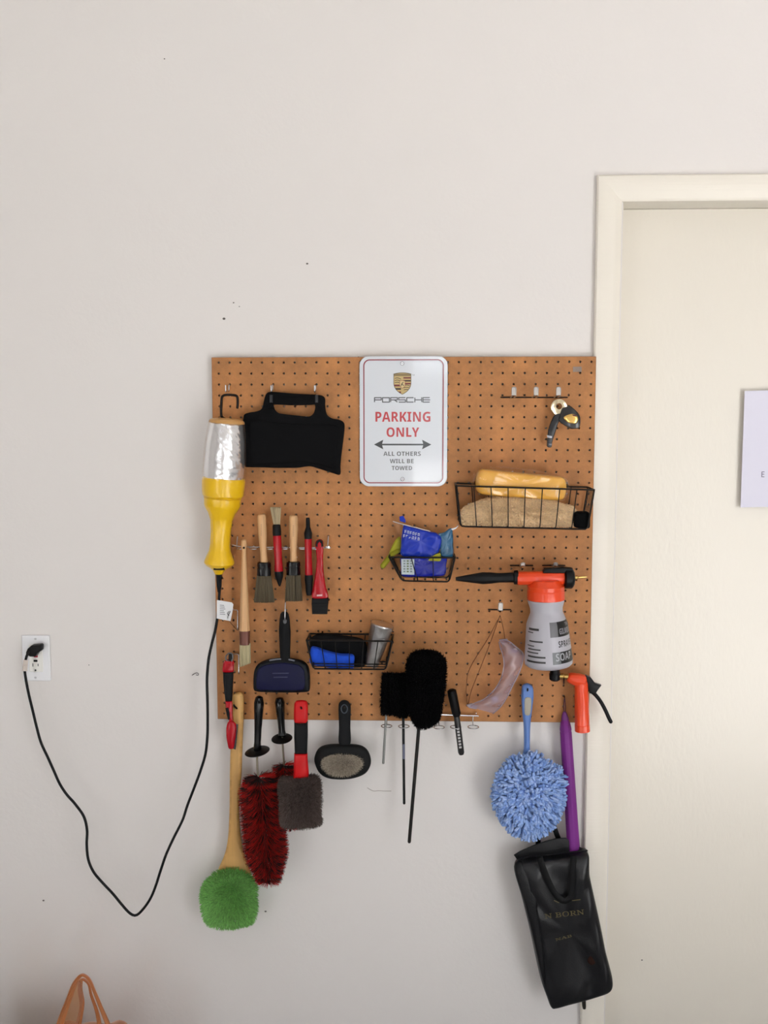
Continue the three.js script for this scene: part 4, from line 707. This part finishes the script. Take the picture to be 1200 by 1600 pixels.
{
  const z = 0.056, g = thing('paint_marker', 'black marker shaped brush with white print standing in a rack ring', 'marker', [719, 1178, z]);
  part(g, 'cap', lathe(g, [705, 1077, z], [714, 1119, z], [[0, 4], [0.05, 7], [0.2, 7.4], [0.9, 7], [1, 5.4]], { seg: 20 }), M(0x0d0c0d, 0.5, { specularIntensity: 0.3 }));
  part(g, 'barrel', lathe(g, [713, 1115, z], [721, 1179, z], [[0, 4.4], [0.3, 5], [0.95, 5], [1, 3.5]], { seg: 20 }), M(0x1c1a1b, 0.4));
  for (let k = 0; k < 7; k++) { const t = 0.36 + k * 0.075, x = 713 + 8 * t, y = 1115 + 64 * t; part(g, 'print', slab(g, [[x - 2.4, y], [x + 1.4, y - 0.8], [x + 2.0, y + 2], [x - 1.8, y + 2.8]], z + 0.0076, 0.0006, 0), M(0xb9b7b8, 0.6)); }
}

// ------------------------------------------------------------------ safety glasses
{
  const q = Z(690, 850, 4.2857), z = 0.05, g = thing('safety_glasses', 'clear wraparound safety glasses dangling on a brown cord', 'glasses', [775, 1115, z]);
  // curved visor: a strip between two edges, bulging towards the viewer
  const up = q([[400, 640], [450, 652], [500, 690], [545, 735], [540, 800], [515, 870], [475, 950], [435, 1030], [395, 1090], [345, 1135]]), lo = q([[385, 655], [395, 700], [410, 745], [418, 800], [412, 850], [392, 915], [350, 980], [290, 1035], [230, 1062], [172, 1085]]);
  const pos = [], idx = [], uv = [], N = 40, Mq = 12, su = spline2(up, N, false), sl = spline2(lo, N, false);
  for (let i = 0; i <= N; i++) for (let j = 0; j <= Mq; j++) { const f = j / Mq, p = L(g, sl[i][0] + (su[i][0] - sl[i][0]) * f, sl[i][1] + (su[i][1] - sl[i][1]) * f, z + 0.016 * Math.sin(f * Math.PI) + 0.022 * Math.sin(i / N * Math.PI) + 0.0025 * Math.sin(i * 0.9) * Math.sin(f * 6)); pos.push(p.x, p.y, p.z); uv.push(f, i / N); }
  for (let i = 0; i < N; i++) for (let j = 0; j < Mq; j++) { const a = i * (Mq + 1) + j, b = a + Mq + 1; idx.push(a, a + 1, b, a + 1, b + 1, b); }
  const geo = new THREE.BufferGeometry(); geo.setAttribute('position', new THREE.Float32BufferAttribute(pos, 3)); geo.setAttribute('uv', new THREE.Float32BufferAttribute(uv, 2)); geo.setIndex(idx); geo.computeVertexNormals();
  const clear = M(0xe0d4e2, 0.1, { transmission: 0.72, thickness: 0, ior: 1.6 });
  part(g, 'lens', geo, clear, 'clear pinkish plastic lens');
  const edge = M(0xcfc3ce, 0.12, { transmission: 0.55, thickness: 0 });
  for (const e of [up, lo]) part(g, 'lens_edge', tube(g, e.map((p, i) => [...p, z + 0.022 * Math.sin(i / 9 * Math.PI)]), 0.0015, { n: 60 }), edge);
  part(g, 'side_arm', slab(g, q([[385, 640], [440, 635], [450, 660], [400, 675]]), z + 0.004, 0.004, 0.001), edge);
  part(g, 'side_arm', slab(g, q([[168, 1080], [200, 1068], [240, 1085], [235, 1108], [185, 1100]]), z + 0.004, 0.006, 0.001), edge);
  part(g, 'nose_bridge', slab(g, q([[455, 705], [500, 698], [515, 720], [480, 740]]), z + 0.022, 0.004, 0.0012), M(0xe4dbe4, 0.15, { transmission: 0.4, thickness: 0 }));
  part(g, 'nose_pad', slab(g, q([[330, 1030], [375, 1020], [385, 1050], [345, 1068]]), z + 0.024, 0.004, 0.0012), M(0xe4dbe4, 0.15, { transmission: 0.4, thickness: 0 }));
  part(g, 'cord', merge([tube(g, [...q([[392, 480], [412, 560], [425, 640]])].map((p) => [...p, 0.044]), 0.0009, { n: 12, seg: 6 }), tube(g, q([[390, 480], [330, 650], [255, 840], [200, 980], [178, 1075]]).map((p) => [...p, 0.042]), 0.0009, { n: 30, seg: 6 }), tube(g, q([[390, 485], [300, 650], [190, 830], [165, 960], [172, 1080]]).map((p) => [...p, 0.03]), 0.0009, { n: 30, seg: 6 })]), M(0x6b3d20, 0.7), 'thin brown cord');
}

// ------------------------------------------------------------------ foam sprayer
{
  const z = 0.084, g = thing('foam_sprayer', 'orange and black foam sprayer with translucent white bottle', 'sprayer', [857, 1041, z]);
  part(g, 'nozzle', lathe(g, [712, 904.5, z], [812, 902, z], [[0, 2.6], [0.03, 3.4], [0.25, 7], [0.42, 9.6], [0.55, 9], [0.68, 7.6], [0.9, 8], [0.91, 11], [0.97, 11.5], [0.98, 9]], { seg: 24, squash: 0.8, crease: 0.5 }), mat.black);
  part(g, 'valve_body', lathe(g, [808, 903.5, z], [884, 903, z], [[0, 9.5], [0.03, 10.8], [0.5, 10.8], [0.97, 10.8], [1, 9.5]], { seg: 24 }), mat.orange);
  part(g, 'collar', lathe(g, [853, 906, z], [853, 937, z], [[0, 22], [0.2, 26], [0.3, 29], [0.45, 29], [0.5, 28.3], [0.55, 29.2], [0.97, 29.4], [1, 28]], { seg: 36 }), mat.orange);
  part(g, 'valve_slot', slab(g, [[839, 911], [848, 908.5], [861, 908.5], [866, 911], [858, 913], [846, 913]], z + 0.0165, 0.004, 0.0008), mat.orange);
  part(g, 'knob', lathe(g, [881, 903.5, z], [897, 903.5, z], [[0, 13], [0.15, 16.5], [0.7, 16.5], [0.85, 15], [1, 11]], { seg: 16, crease: 0.9 }), mat.black);
  part(g, 'top_lever', slab(g, [[849, 893], [852, 888.5], [880, 886.5], [895, 888], [896, 896], [849, 896]], z + 0.012, 0.02, 0.003), mat.black);
  part(g, 'brass_tip', lathe(g, [896, 902.5, z], [917, 901.5, z], [[0, 3.2], [0.3, 3.2], [0.35, 2], [0.9, 1.6], [1, 1]], { seg: 14 }), mat.brass);
  // bottle print: one strip around the bottle
  const cv = document.createElement('canvas'); cv.width = 2048; cv.height = 512; const c = cv.getContext('2d');
  c.fillStyle = '#ffffff'; c.fillRect(0, 0, 2048, 512);
  const X = (deg) => (0.5 + deg / 360) * 2048;                     // 0 degrees faces the viewer
  const Y = (py) => (py - 936) / (1041 - 936) * 512;
  const bx = (d0, d1, p0, p1, col) => { c.fillStyle = col; c.fillRect(X(d0), Y(p0), X(d1) - X(d0), Y(p1) - Y(p0)); };
  bx(0, 22, 967.5, 989.5, '#9a9a98'); bx(22, 82, 967.5, 989.5, '#0e0d0e');
  bx(3, 24, 1012, 1030, '#9aa09c'); bx(24, 85, 1012, 1029.5, '#121314');
  c.textAlign = 'left'; const tx = (s, d, p, h, col, w) => { c.save(); c.font = 'bold 100px sans-serif'; c.fillStyle = col; const m = c.measureText(s); c.translate(X(d), Y(p)); c.scale(w / m.width, h / 100); c.fillText(s, 0, 0); c.restore(); };
  tx('THE', 52, 975, 32, '#c9c9c9', 110); tx('GILMOUR', 26, 986, 60, '#d4d4d6', 300);
  tx('SPRAYER', 20, 1005, 62, '#1b191b', 330); tx('SOAP', 10, 1025, 76, '#e8ebe8', 300);
  for (const [p, d0, d1, h] of [[978, -66, -30, 3.4], [983, -70, -48, 1.4], [996, -62, -20, 2.2], [1003, -70, -44, 1.4], [1008, -66, -26, 1.8], [1013, -70, -32, 1.8], [1019, -66, -14, 2.6], [1026.5, -70, -14, 2.8]]) bx(d0, d1, p - h / 2, p + h / 2, '#4c4b49');
  const tex = new THREE.CanvasTexture(cv); tex.colorSpace = THREE.SRGBColorSpace; tex.wrapS = THREE.RepeatWrapping;
  const A = [853, 935, z], B = [857.5, 1041, z], prof = [[0, 29], [0.03, 29], [0.06, 28], [0.14, 25.5], [0.2, 25.5], [0.28, 29], [0.36, 32.5], [0.5, 34], [0.8, 37], [0.9, 38], [0.95, 37.5], [0.98, 34], [1, 28]];
  const geo = lathe(g, A, B, prof, { seg: 48, crease: 0 });
  { // uv: u by angle around the axis (seam behind), v by height
    const p = geo.attributes.position, u = geo.attributes.uv, a = L(g, ...A), b = L(g, ...B), dv = b.clone().sub(a), F0 = frameOf(dv), ex = V3().setFromMatrixColumn(F0, 0), ez = V3().setFromMatrixColumn(F0, 2), l2 = dv.lengthSq(), tmp = V3(), cols = 49, rows = p.count / cols;
    for (let i = 0; i < p.count; i++) { tmp.fromBufferAttribute(p, i).sub(a); u.setXY(i, Math.atan2(-tmp.dot(ex), tmp.dot(ez)) / (2 * Math.PI) + 0.5, 1 - tmp.dot(dv) / l2); }
    // triangles that cross the seam get their u unwrapped
    const n = geo.toNonIndexed(), un = n.attributes.uv; for (let i = 0; i < un.count; i += 3) { const v = [un.getX(i), un.getX(i + 1), un.getX(i + 2)]; if (Math.max(...v) - Math.min(...v) > 0.5) for (let k = 0; k < 3; k++) if (v[k] < 0.5) un.setX(i + k, v[k] + 1); }
    part(g, 'bottle', n, M(0xc3c1ca, 0.35, { map: tex, transmission: 0.12, thickness: 0 }), 'translucent white bottle with black print');
  }
}
// ------------------------------------------------------------------ spray gun
{
  const z = 0.066, q = Z(690, 850, 4.2857), g = thing('spray_gun', 'orange hose spray gun with black trigger and brass fitting', 'spray gun', [910, 1142, z]);
  part(g, 'connector', lathe(g, q([[760, 825]])[0].concat(z), q([[757, 915]])[0].concat(z), [[0, 7.5], [0.4, 7.8], [0.5, 9], [0.9, 8.4], [1, 6]], { seg: 20 }), mat.black);
  part(g, 'brass_fitting', lathe(g, [867, 1056, z], [890, 1058, z], [[0, 3.5], [0.25, 3.5], [0.28, 5], [0.55, 5.2], [0.6, 4.2], [1, 4.4]], { seg: 12, crease: 0.4 }), mat.brass);
  part(g, 'elbow', lathe(g, [887, 1058, z], [915, 1066, z], [[0, 6], [0.1, 8.5], [0.5, 10.5], [0.9, 11], [1, 7]], { seg: 22, crease: 0.8 }), mat.orange);
  const br = part(g, 'barrel', lathe(g, [908, 1058, z], [910, 1142, z], [[0, 4], [0.04, 9], [0.12, 11], [0.3, 11], [0.7, 11.4], [0.86, 11.6], [0.865, 11], [0.875, 11], [0.88, 11.8], [1, 12]], { seg: 26, crease: 0.5 }), mat.orange);
  part(g, 'trigger_mount', slab(g, q([[965, 880], [1000, 895], [1030, 935], [1072, 948], [1045, 985], [1030, 1010], [985, 1000], [970, 940]]), z + 0.008, 0.016, 0.003), mat.black);
  part(g, 'trigger', tube(g, q([[1000, 985], [1030, 1010], [1065, 1055], [1095, 1110], [1120, 1165], [1133, 1190]]).map((p) => [...p, z + 0.002]), 0.0046, { n: 30, seg: 10 }), mat.black);
  part(g, 'trigger_pin', lathe(g, [917, 1081.5, z + 0.006], [924, 1081.5, z + 0.006], [[0, 1.2], [1, 1.2]], { seg: 10 }), mat.brass);
  const h = thing('peg_hook', 'steel hook behind the spray gun fitting', 'hook', [880, 1066, ZB]);
  part(h, 'wire', tube(h, [[881, 1068, ZB - 0.003], [881, 1066, 0.045], [881, 1063.5, 0.066], [881, 1060, 0.072]], 0.0016, { n: 14 }), mat.darkWire);
}

// ------------------------------------------------------------------ blue chenille duster
{
  const z = 0.07, q = Z(740, 1040, 5), g = thing('chenille_duster', 'light blue chenille duster mop hanging by its blue handle', 'duster', [828, 1310, z]);
  const hb = M(0x5d82c6, 0.4);
  part(g, 'handle', slab(g, q([[378, 190], [388, 160], [420, 146], [452, 158], [468, 190], [470, 260], [456, 380], [446, 480], [442, 640], [448, 720], [390, 720], [396, 640], [394, 480], [384, 380], [376, 260]]), z - 0.01, 0.016, 0.006, { smooth: 80, seg: 5, holes: [q([[408, 185], [424, 172], [440, 185], [440, 212], [424, 222], [408, 212]])] }), hb);
  part(g, 'handle_inlay', slab(g, q([[400, 262], [424, 248], [450, 262], [450, 330], [440, 385], [404, 385], [398, 330]]), z - 0.0085, 0.004, 0.0015, { smooth: 40 }), M(0xa8a294, 0.5), 'grey inlay');
  const out = q([[150, 960], [175, 860], [230, 770], [310, 700], [420, 665], [520, 690], [600, 750], [680, 790], [712, 900], [705, 1020], [680, 1130], [620, 1240], [540, 1310], [430, 1340], [320, 1310], [240, 1240], [185, 1140], [152, 1050]]);
  part(g, 'backing', puff(g, out.map(([x, y]) => [827 + (x - 827) * 0.86, 1239 + (y - 1239) * 0.86]), z - 0.012, 0.03, 0.014, { e1: 0.5, e2: 0.9 }), M(0x93b1e6, 0.9));
  // stubby chenille fingers, several hundred, lying over one another
  const o = spline2(out, 80).map(([x, y]) => L(g, x, y, z - 0.012)), c = V3(0, 0, 0); for (const p of o) c.addScaledVector(p, 1 / 80);
  const list = [], base = new THREE.CapsuleGeometry(0.0035, 0.013, 3, 7), vr = base.attributes.position;
  for (let i = 0; i < vr.count; i++) { const s = 1 + 0.13 * Math.sin(vr.getY(i) * 1500); vr.setX(i, vr.getX(i) * s); vr.setZ(i, vr.getZ(i) * s); }
  const cA = lin(0x93b1e6), cB = lin(0x7f9fdb), cC = lin(0xa4bdec);
  for (let i = 0; i < 900; i++) {
    const k = i % 80, p = o[k], edge = i < 240, rad = edge ? rr(0.86, 0.98) : Math.sqrt(rr(0, 1)) * 0.95, a = Math.acos(Math.min(1, rad * rad)), zz = Math.pow(Math.sin(a), 0.9) * 0.04;
    const ang = i * 2.399, kk = edge ? k : Math.floor(((ang / (2 * Math.PI)) % 1) * 80), pp = o[kk];
    const at = V3(c.x + (pp.x - c.x) * rad, c.y + (pp.y - c.y) * rad, c.z + zz * (edge ? rr(-0.2, 1) : 1));
    const d = V3(pp.x - c.x, pp.y - c.y, 0).normalize().multiplyScalar(0.3 + rad).add(V3(rr(-0.7, 0.7), rr(-0.8, 0.4), 0.75 - 0.6 * rad)).normalize();
    const s = rr(0.75, 1.1), geo = base.clone(); geo.scale(s, rr(0.8, 1.2), s); geo.applyQuaternion(new THREE.Quaternion().setFromUnitVectors(V3(0, 1, 0), d)); geo.translate(at.x, at.y, at.z);
    const col = tone([cA, cB, cC][i % 3], 0.12), arr = new Float32Array(geo.attributes.position.count * 3); for (let j = 0; j < arr.length; j += 3) arr.set(col, j); geo.setAttribute('color', new THREE.BufferAttribute(arr, 3));
    list.push(geo);
  }
  const ch = part(g, 'chenille', merge(list), mat.strandSoft, 'pale blue chenille fingers'); ch.userData.kind = 'stuff';
  const h = thing('peg_hook', 'dark peg through the blue handle of the chenille duster', 'hook', [824, 1080, ZB]);
  part(h, 'wire', tube(h, [[824, 1078, ZB - 0.003], [824.5, 1079, 0.05], [824.5, 1079, 0.062], [824.5, 1076.5, 0.067]], 0.0019, { n: 12 }), mat.darkWire);
}
// ------------------------------------------------------------------ purple umbrella and the black gift bag it stands in
{
  const z = 0.05, g = thing('umbrella', 'slim rolled purple umbrella standing in the black bag', 'umbrella', [913, 1576, z]);
  const A = [882, 1112, 0.034], B = [913, 1576, 0.056], t = (y) => (y - 1112) / 464;
  const pur = M(0x7a1f86, 0.5, { bumpMap: T.weave, bumpScale: 0.0002 });
  part(g, 'canopy', lathe(g, A, B, [[t(1122), 4], [t(1128), 7.5], [t(1137), 9.2], [t(1140), 9.4], [t(1141), 8.9], [t(1142.5), 8.9], [t(1143.5), 9.4], [t(1250), 9.8], [t(1330), 10.4], [t(1480), 8], [t(1545), 4]], { seg: 24, crease: 0.7 }), pur);
  part(g, 'end_cap', lathe(g, A, B, [[0, 2.4], [t(1116), 4.4], [t(1124), 6.4]], { seg: 18 }), M(0x6d2a78, 0.4));
  part(g, 'tip', lathe(g, A, B, [[t(1540), 3.4], [t(1555), 3.6], [t(1572), 3.3], [1, 2.4]], { seg: 14 }), M(0x4a4640, 0.35, { metalness: 0.8 }));
  part(g, 'strap', tube(g, [[882, 1116, 0.034], [881, 1104, 0.032], [882, 1090, 0.034], [883.5, 1104, 0.03], [883, 1116, 0.034]], 0.0011, { n: 30 }), M(0x4a2a40, 0.6));
  const h = thing('peg_hook', 'dark peg holding the strap of the purple umbrella', 'hook', [882, 1089, ZB]);
  part(h, 'wire', tube(h, [[882, 1089, ZB - 0.003], [882, 1089.5, 0.03], [882, 1088, 0.04]], 0.0014, { n: 8 }), mat.darkWire);
}
const font = await new FontLoader().loadAsync('fonts/droid/droid_serif_regular.typeface.json');
{
  const q = Z(770, 1280, 5), z = 0.062, g = thing('gift_bag', 'narrow black leatherette bag with strap handle and faint gold lettering', 'bag', [880, 1567, z]);
  const fold = (x, y, s) => { const u = x * 60 + y * 18, e = Math.min(1, s * 1.0); return (0.0055 * Math.sin(u) + 0.0025 * Math.sin(x * 120 - y * 45)) * (1 - Math.pow(s, 6)); };
  const out = q([[172, 385], [190, 330], [265, 300], [400, 290], [560, 270], [650, 255], [735, 245], [744, 330], [748, 410], [775, 540], [810, 700], [842, 850], [872, 1000], [903, 1120], [926, 1220], [924, 1290], [890, 1330], [800, 1362], [700, 1392], [590, 1420], [490, 1448], [448, 1440], [412, 1350], [370, 1230], [330, 1060], [290, 870], [245, 680], [205, 520]]);
  part(g, 'body', puff(g, out, z, 0.03, 0.026, { e1: 0.16, e2: 0.42, n: 110, rings: 22, bump: fold }), M(0x0f0f13, 0.34, { bumpMap: T.leather, bumpScale: 0.0002, specularIntensity: 0.8 }));
  // the mouth: back edge standing above the front, a folded gusset at the side
  part(g, 'back_panel', slab(g, q([[165, 282], [215, 250], [300, 212], [400, 178], [490, 152], [570, 148], [620, 180], [665, 215], [738, 242], [740, 420], [500, 440], [200, 420], [165, 372], [212, 350], [188, 315]]), z - 0.008, 0.004, 0.0012), mat.leather);
  part(g, 'front_lip', tube(g, q([[175, 378], [250, 300], [400, 285], [560, 262], [738, 245]]).map((p) => [...p, z + 0.006]), 0.0016, { n: 30 }), mat.leather);
  part(g, 'gusset_fold', puff(g, q([[165, 375], [230, 330], [330, 500], [350, 640], [400, 1000], [420, 1300], [380, 1250], [300, 900], [230, 620]]), z + 0.014, 0.02, 0.004, { e1: 0.5, n: 60, rings: 10 }), mat.leather);
  const strap = (pts, w, zz) => { const sp = new THREE.CatmullRomCurve3(pts.map(([x, y, d]) => L(g, x, y, zz + (d || 0)))); const n = 40, pos = [], idx = []; for (let i = 0; i <= n; i++) { const p = sp.getPoint(i / n), t = sp.getTangent(i / n), s = V3(-t.y, t.x, 0).normalize().multiplyScalar(w / 2); for (const [k, dz] of [[-1, 0], [-0.6, 0.0016], [0.6, 0.0016], [1, 0], [0.6, -0.0012], [-0.6, -0.0012]]) pos.push(p.x + s.x * k, p.y + s.y * k, p.z + dz); } for (let i = 0; i < n; i++) for (let k = 0; k < 6; k++) { const a = i * 6 + k, b = i * 6 + (k + 1) % 6; idx.push(a, a + 6, b, b, a + 6, b + 6); } const geo = new THREE.BufferGeometry(); geo.setAttribute('position', new THREE.Float32BufferAttribute(pos, 3)); geo.setIndex(idx); geo.computeVertexNormals(); return toCreasedNormals(geo, 0.8); };
  const sm = M(0x0b0b0d, 0.55, { specularIntensity: 0.35 });
  part(g, 'strap', strap(q([[365, 300], [400, 400], [450, 520], [500, 600], [560, 640], [605, 610], [620, 520], [625, 400], [632, 285]]).map(([x, y]) => [x, y, 0.004]), 0.0145, z + 0.034), sm, 'black strap hanging over the front');
  part(g, 'rear_strap', strap(q([[350, 240], [360, 100], [370, -60], [380, -160], [400, -200], [430, -180], [450, -60], [500, 120], [540, 200]]), 0.012, 0.03), sm);
  // gold lettering
  const gold = M(0x5d5232, 0.5, { metalness: 0.3 });
  const line = (s, p0, p1, h, nm) => { const a = L(g, ...q([p0])[0], z + 0.036), b = L(g, ...q([p1])[0], z + 0.036), t = new TextGeometry(s, { font, size: 1, depth: 0.05, curveSegments: 3, bevelEnabled: false }); t.computeBoundingBox(); const w = t.boundingBox.max.x, k = a.distanceTo(b) / w; t.scale(k, h * mpp(z), 0.012); t.rotateZ(Math.atan2(b.y - a.y, b.x - a.x)); t.translate(a.x, a.y, a.z); part(g, nm, t, gold); };
  line('N BORN', [405, 778], [715, 742], 8, 'gold_lettering'); line('NAB', [490, 952], [618, 918], 4, 'gold_lettering');
  for (const [x0, y0, x1, y1] of [[480, 636, 515, 652], [622, 636, 682, 628]]) part(g, 'gold_rule', tube(g, q([[x0, y0], [x1, y1]]).map((p) => [...p, z + 0.035]), 0.0011, { n: 2, seg: 6 }), gold);
  part(g, 'sticker', puff(g, q([[740, 1110], [752, 1075], [785, 1068], [806, 1090], [802, 1125], [770, 1140]]), z + 0.0285, 0.0008, 0.0008, { n: 24, rings: 4 }), M(0x2a1610, 0.8, { specularIntensity: 0.3 }));
  const h = thing('wall_nail', 'steel nail behind the chenille duster holding the black bag', 'nail', [852, 1240, 0]);
  part(h, 'shank', tube(h, [[850, 1241, -0.004], [850, 1240, 0.034]], 0.0016, { n: 2 }), mat.steel);
  part(h, 'head', lathe(h, [850, 1240, 0.034], [850, 1240, 0.0355], [[0, 2.4], [1, 2.4]], { seg: 12 }), mat.steel);
}
// ------------------------------------------------------------------ small things
{
  const g = thing('screw_hook', 'tiny dark screw hook in the wall beside the hanging cord', 'hook', [305, 1053, 0]);
  part(g, 'wire', tube(g, [[300, 1055, -0.004], [301, 1054.5, 0.006], [303.5, 1053, 0.012], [307, 1051.5, 0.014], [310, 1052.5, 0.012], [309.5, 1055, 0.01], [306.5, 1054.5, 0.01]], 0.0008, { n: 30, seg: 6 }), mat.darkWire);
}
{ // notice on the door
  const z = -0.072, g = thing('paper_notice', 'white printed notice board fixed to the cream door', 'notice', [1160, 793, z]);
  const a = W(1163.5, 611, z), b = W(1157, 793, z), w = 0.216, p = (v) => v.clone().sub(g.position);
  const s = new THREE.Shape([p(b), p(b).add(V3(w, 0.006, 0)), p(a).add(V3(w, 0.006, 0)), p(a)].map((v) => new THREE.Vector2(v.x, v.y)));
  part(g, 'sheet', new THREE.ExtrudeGeometry(s, { depth: 0.002, bevelEnabled: false }).translate(0, 0, -0.001), M(0xe4e2f2, 0.7));
  part(g, 'spacer', box(0.03, w - 0.03, 0.03, 0.25, -0.0158, -0.001), mat.whiteMatte);
  const f2 = await new FontLoader().loadAsync('fonts/droid/droid_sans_regular.typeface.json');
  const t = new TextGeometry('E', { font: f2, size: 0.0135, depth: 0.0002, bevelEnabled: false }), o = L(g, 1188.5, 745.5, z + 0.0011); t.translate(o.x, o.y, o.z); part(g, 'print', t, M(0x5c5872, 0.7));
}
{ // plastic carrier bag standing on the floor; only its handles reach into the picture
  const z = 0.27, q = Z(0, 1400, 5), g = thing('plastic_bag', 'thin orange tan plastic carrier bag with upright handles on floor', 'plastic bag', [135, 1700, z]);
  const film = M(0xd9935f, 0.45, { transmission: 0.55, thickness: 0 });
  g.position.y = 0;
  const band = (l, r0, d) => part(g, 'handle', (() => { const sp = new THREE.CatmullRomCurve3(q(l).map(([x, y], i) => L(g, x, y, z + d))); const n = 44, pos = [], idx = [], m = 7; for (let i = 0; i <= n; i++) { const t = i / n, p = sp.getPoint(t), tg = sp.getTangent(t), s = V3(-tg.y, tg.x, 0).normalize(), w = r0 * (1 + 0.9 * Math.pow(Math.abs(2 * t - 1), 2)); for (let k = 0; k < m; k++) { const f = k / (m - 1) * 2 - 1; pos.push(p.x + s.x * f * w, p.y + s.y * f * w, p.z + 0.004 * Math.cos(f * 4.5 + 3 * t) + 0.003 * Math.sin(f * 9)); } } for (let i = 0; i < n; i++) for (let k = 0; k < m - 1; k++) { const a = i * m + k; idx.push(a, a + m, a + 1, a + 1, a + m, a + m + 1); } const geo = new THREE.BufferGeometry(); geo.setAttribute('position', new THREE.Float32BufferAttribute(pos, 3)); geo.setIndex(idx); geo.computeVertexNormals(); return geo; })(), film);
  band([[440, 1090], [492, 930], [540, 800], [592, 670], [642, 618], [694, 648], [738, 740], [784, 850], [845, 1000], [872, 1090]], 0.0046, 0.02);
  band([[600, 1090], [618, 980], [640, 840], [625, 720], [640, 650], [690, 680], [715, 770], [760, 900], [790, 1090]], 0.0036, -0.03);
  part(g, 'handle_film', puff(g, q([[455, 1090], [520, 870], [585, 700], [625, 660], [645, 760], [640, 860], [620, 980], [605, 1090]]), z - 0.002, 0.004, 0.002, { e1: 0.4, n: 40, rings: 8, bump: (x, y) => 0.002 * Math.sin(x * 160 + y * 50) }), M(0xf4dcc4, 0.35, { transmission: 0.95, thickness: 0 }));
  part(g, 'body', puff(g, q([[330, 1160], [420, 1080], [520, 1110], [640, 1090], [780, 1110], [900, 1075], [990, 1170], [1010, 1500], [980, 1800], [900, 1990], [430, 1990], [340, 1800], [310, 1500]]), z, 0.09, 0.09, { e1: 0.4, e2: 0.7, n: 80, rings: 16, bump: (x, y) => 0.006 * Math.sin(x * 60 + y * 20) * Math.sin(y * 45) }), film);
}
{ // cardboard box below the frame whose shadow falls on the wall
  const g = new THREE.Group(); g.name = 'cardboard_box'; g.userData = { label: 'brown cardboard box on the floor beside the plastic bag', category: 'box' };
  const x0 = -0.60, x1 = -0.40; g.position.set((x0 + x1) / 2, 0, 0.27); scene.add(g);
  const cb = M(0xa98256, 0.85), w = x1 - x0, d = 0.16, h = 0.155, t = 0.004;
  for (const [a, b, c, e] of [[-w / 2, w / 2, -d / 2, -d / 2 + t], [-w / 2, w / 2, d / 2 - t, d / 2], [-w / 2, -w / 2 + t, -d / 2 + t, d / 2 - t], [w / 2 - t, w / 2, -d / 2 + t, d / 2 - t]]) part(g, 'side', box(a, b, 0.0005, h, c, e), cb);
  part(g, 'flap', box(-w / 2, w / 2, h, h + t, -d / 2, -0.0005), cb); part(g, 'flap', box(-w / 2, w / 2, h, h + t, 0.0005, d / 2), cb);
}

scene.traverse((o) => { if (o.isMesh) { o.castShadow = true; o.receiveShadow = true; if (['bristles', 'pile', 'pins'].includes(o.name) && o.geometry.attributes.color) o.userData.kind = 'stuff'; } });
renderer.render(scene, camera);
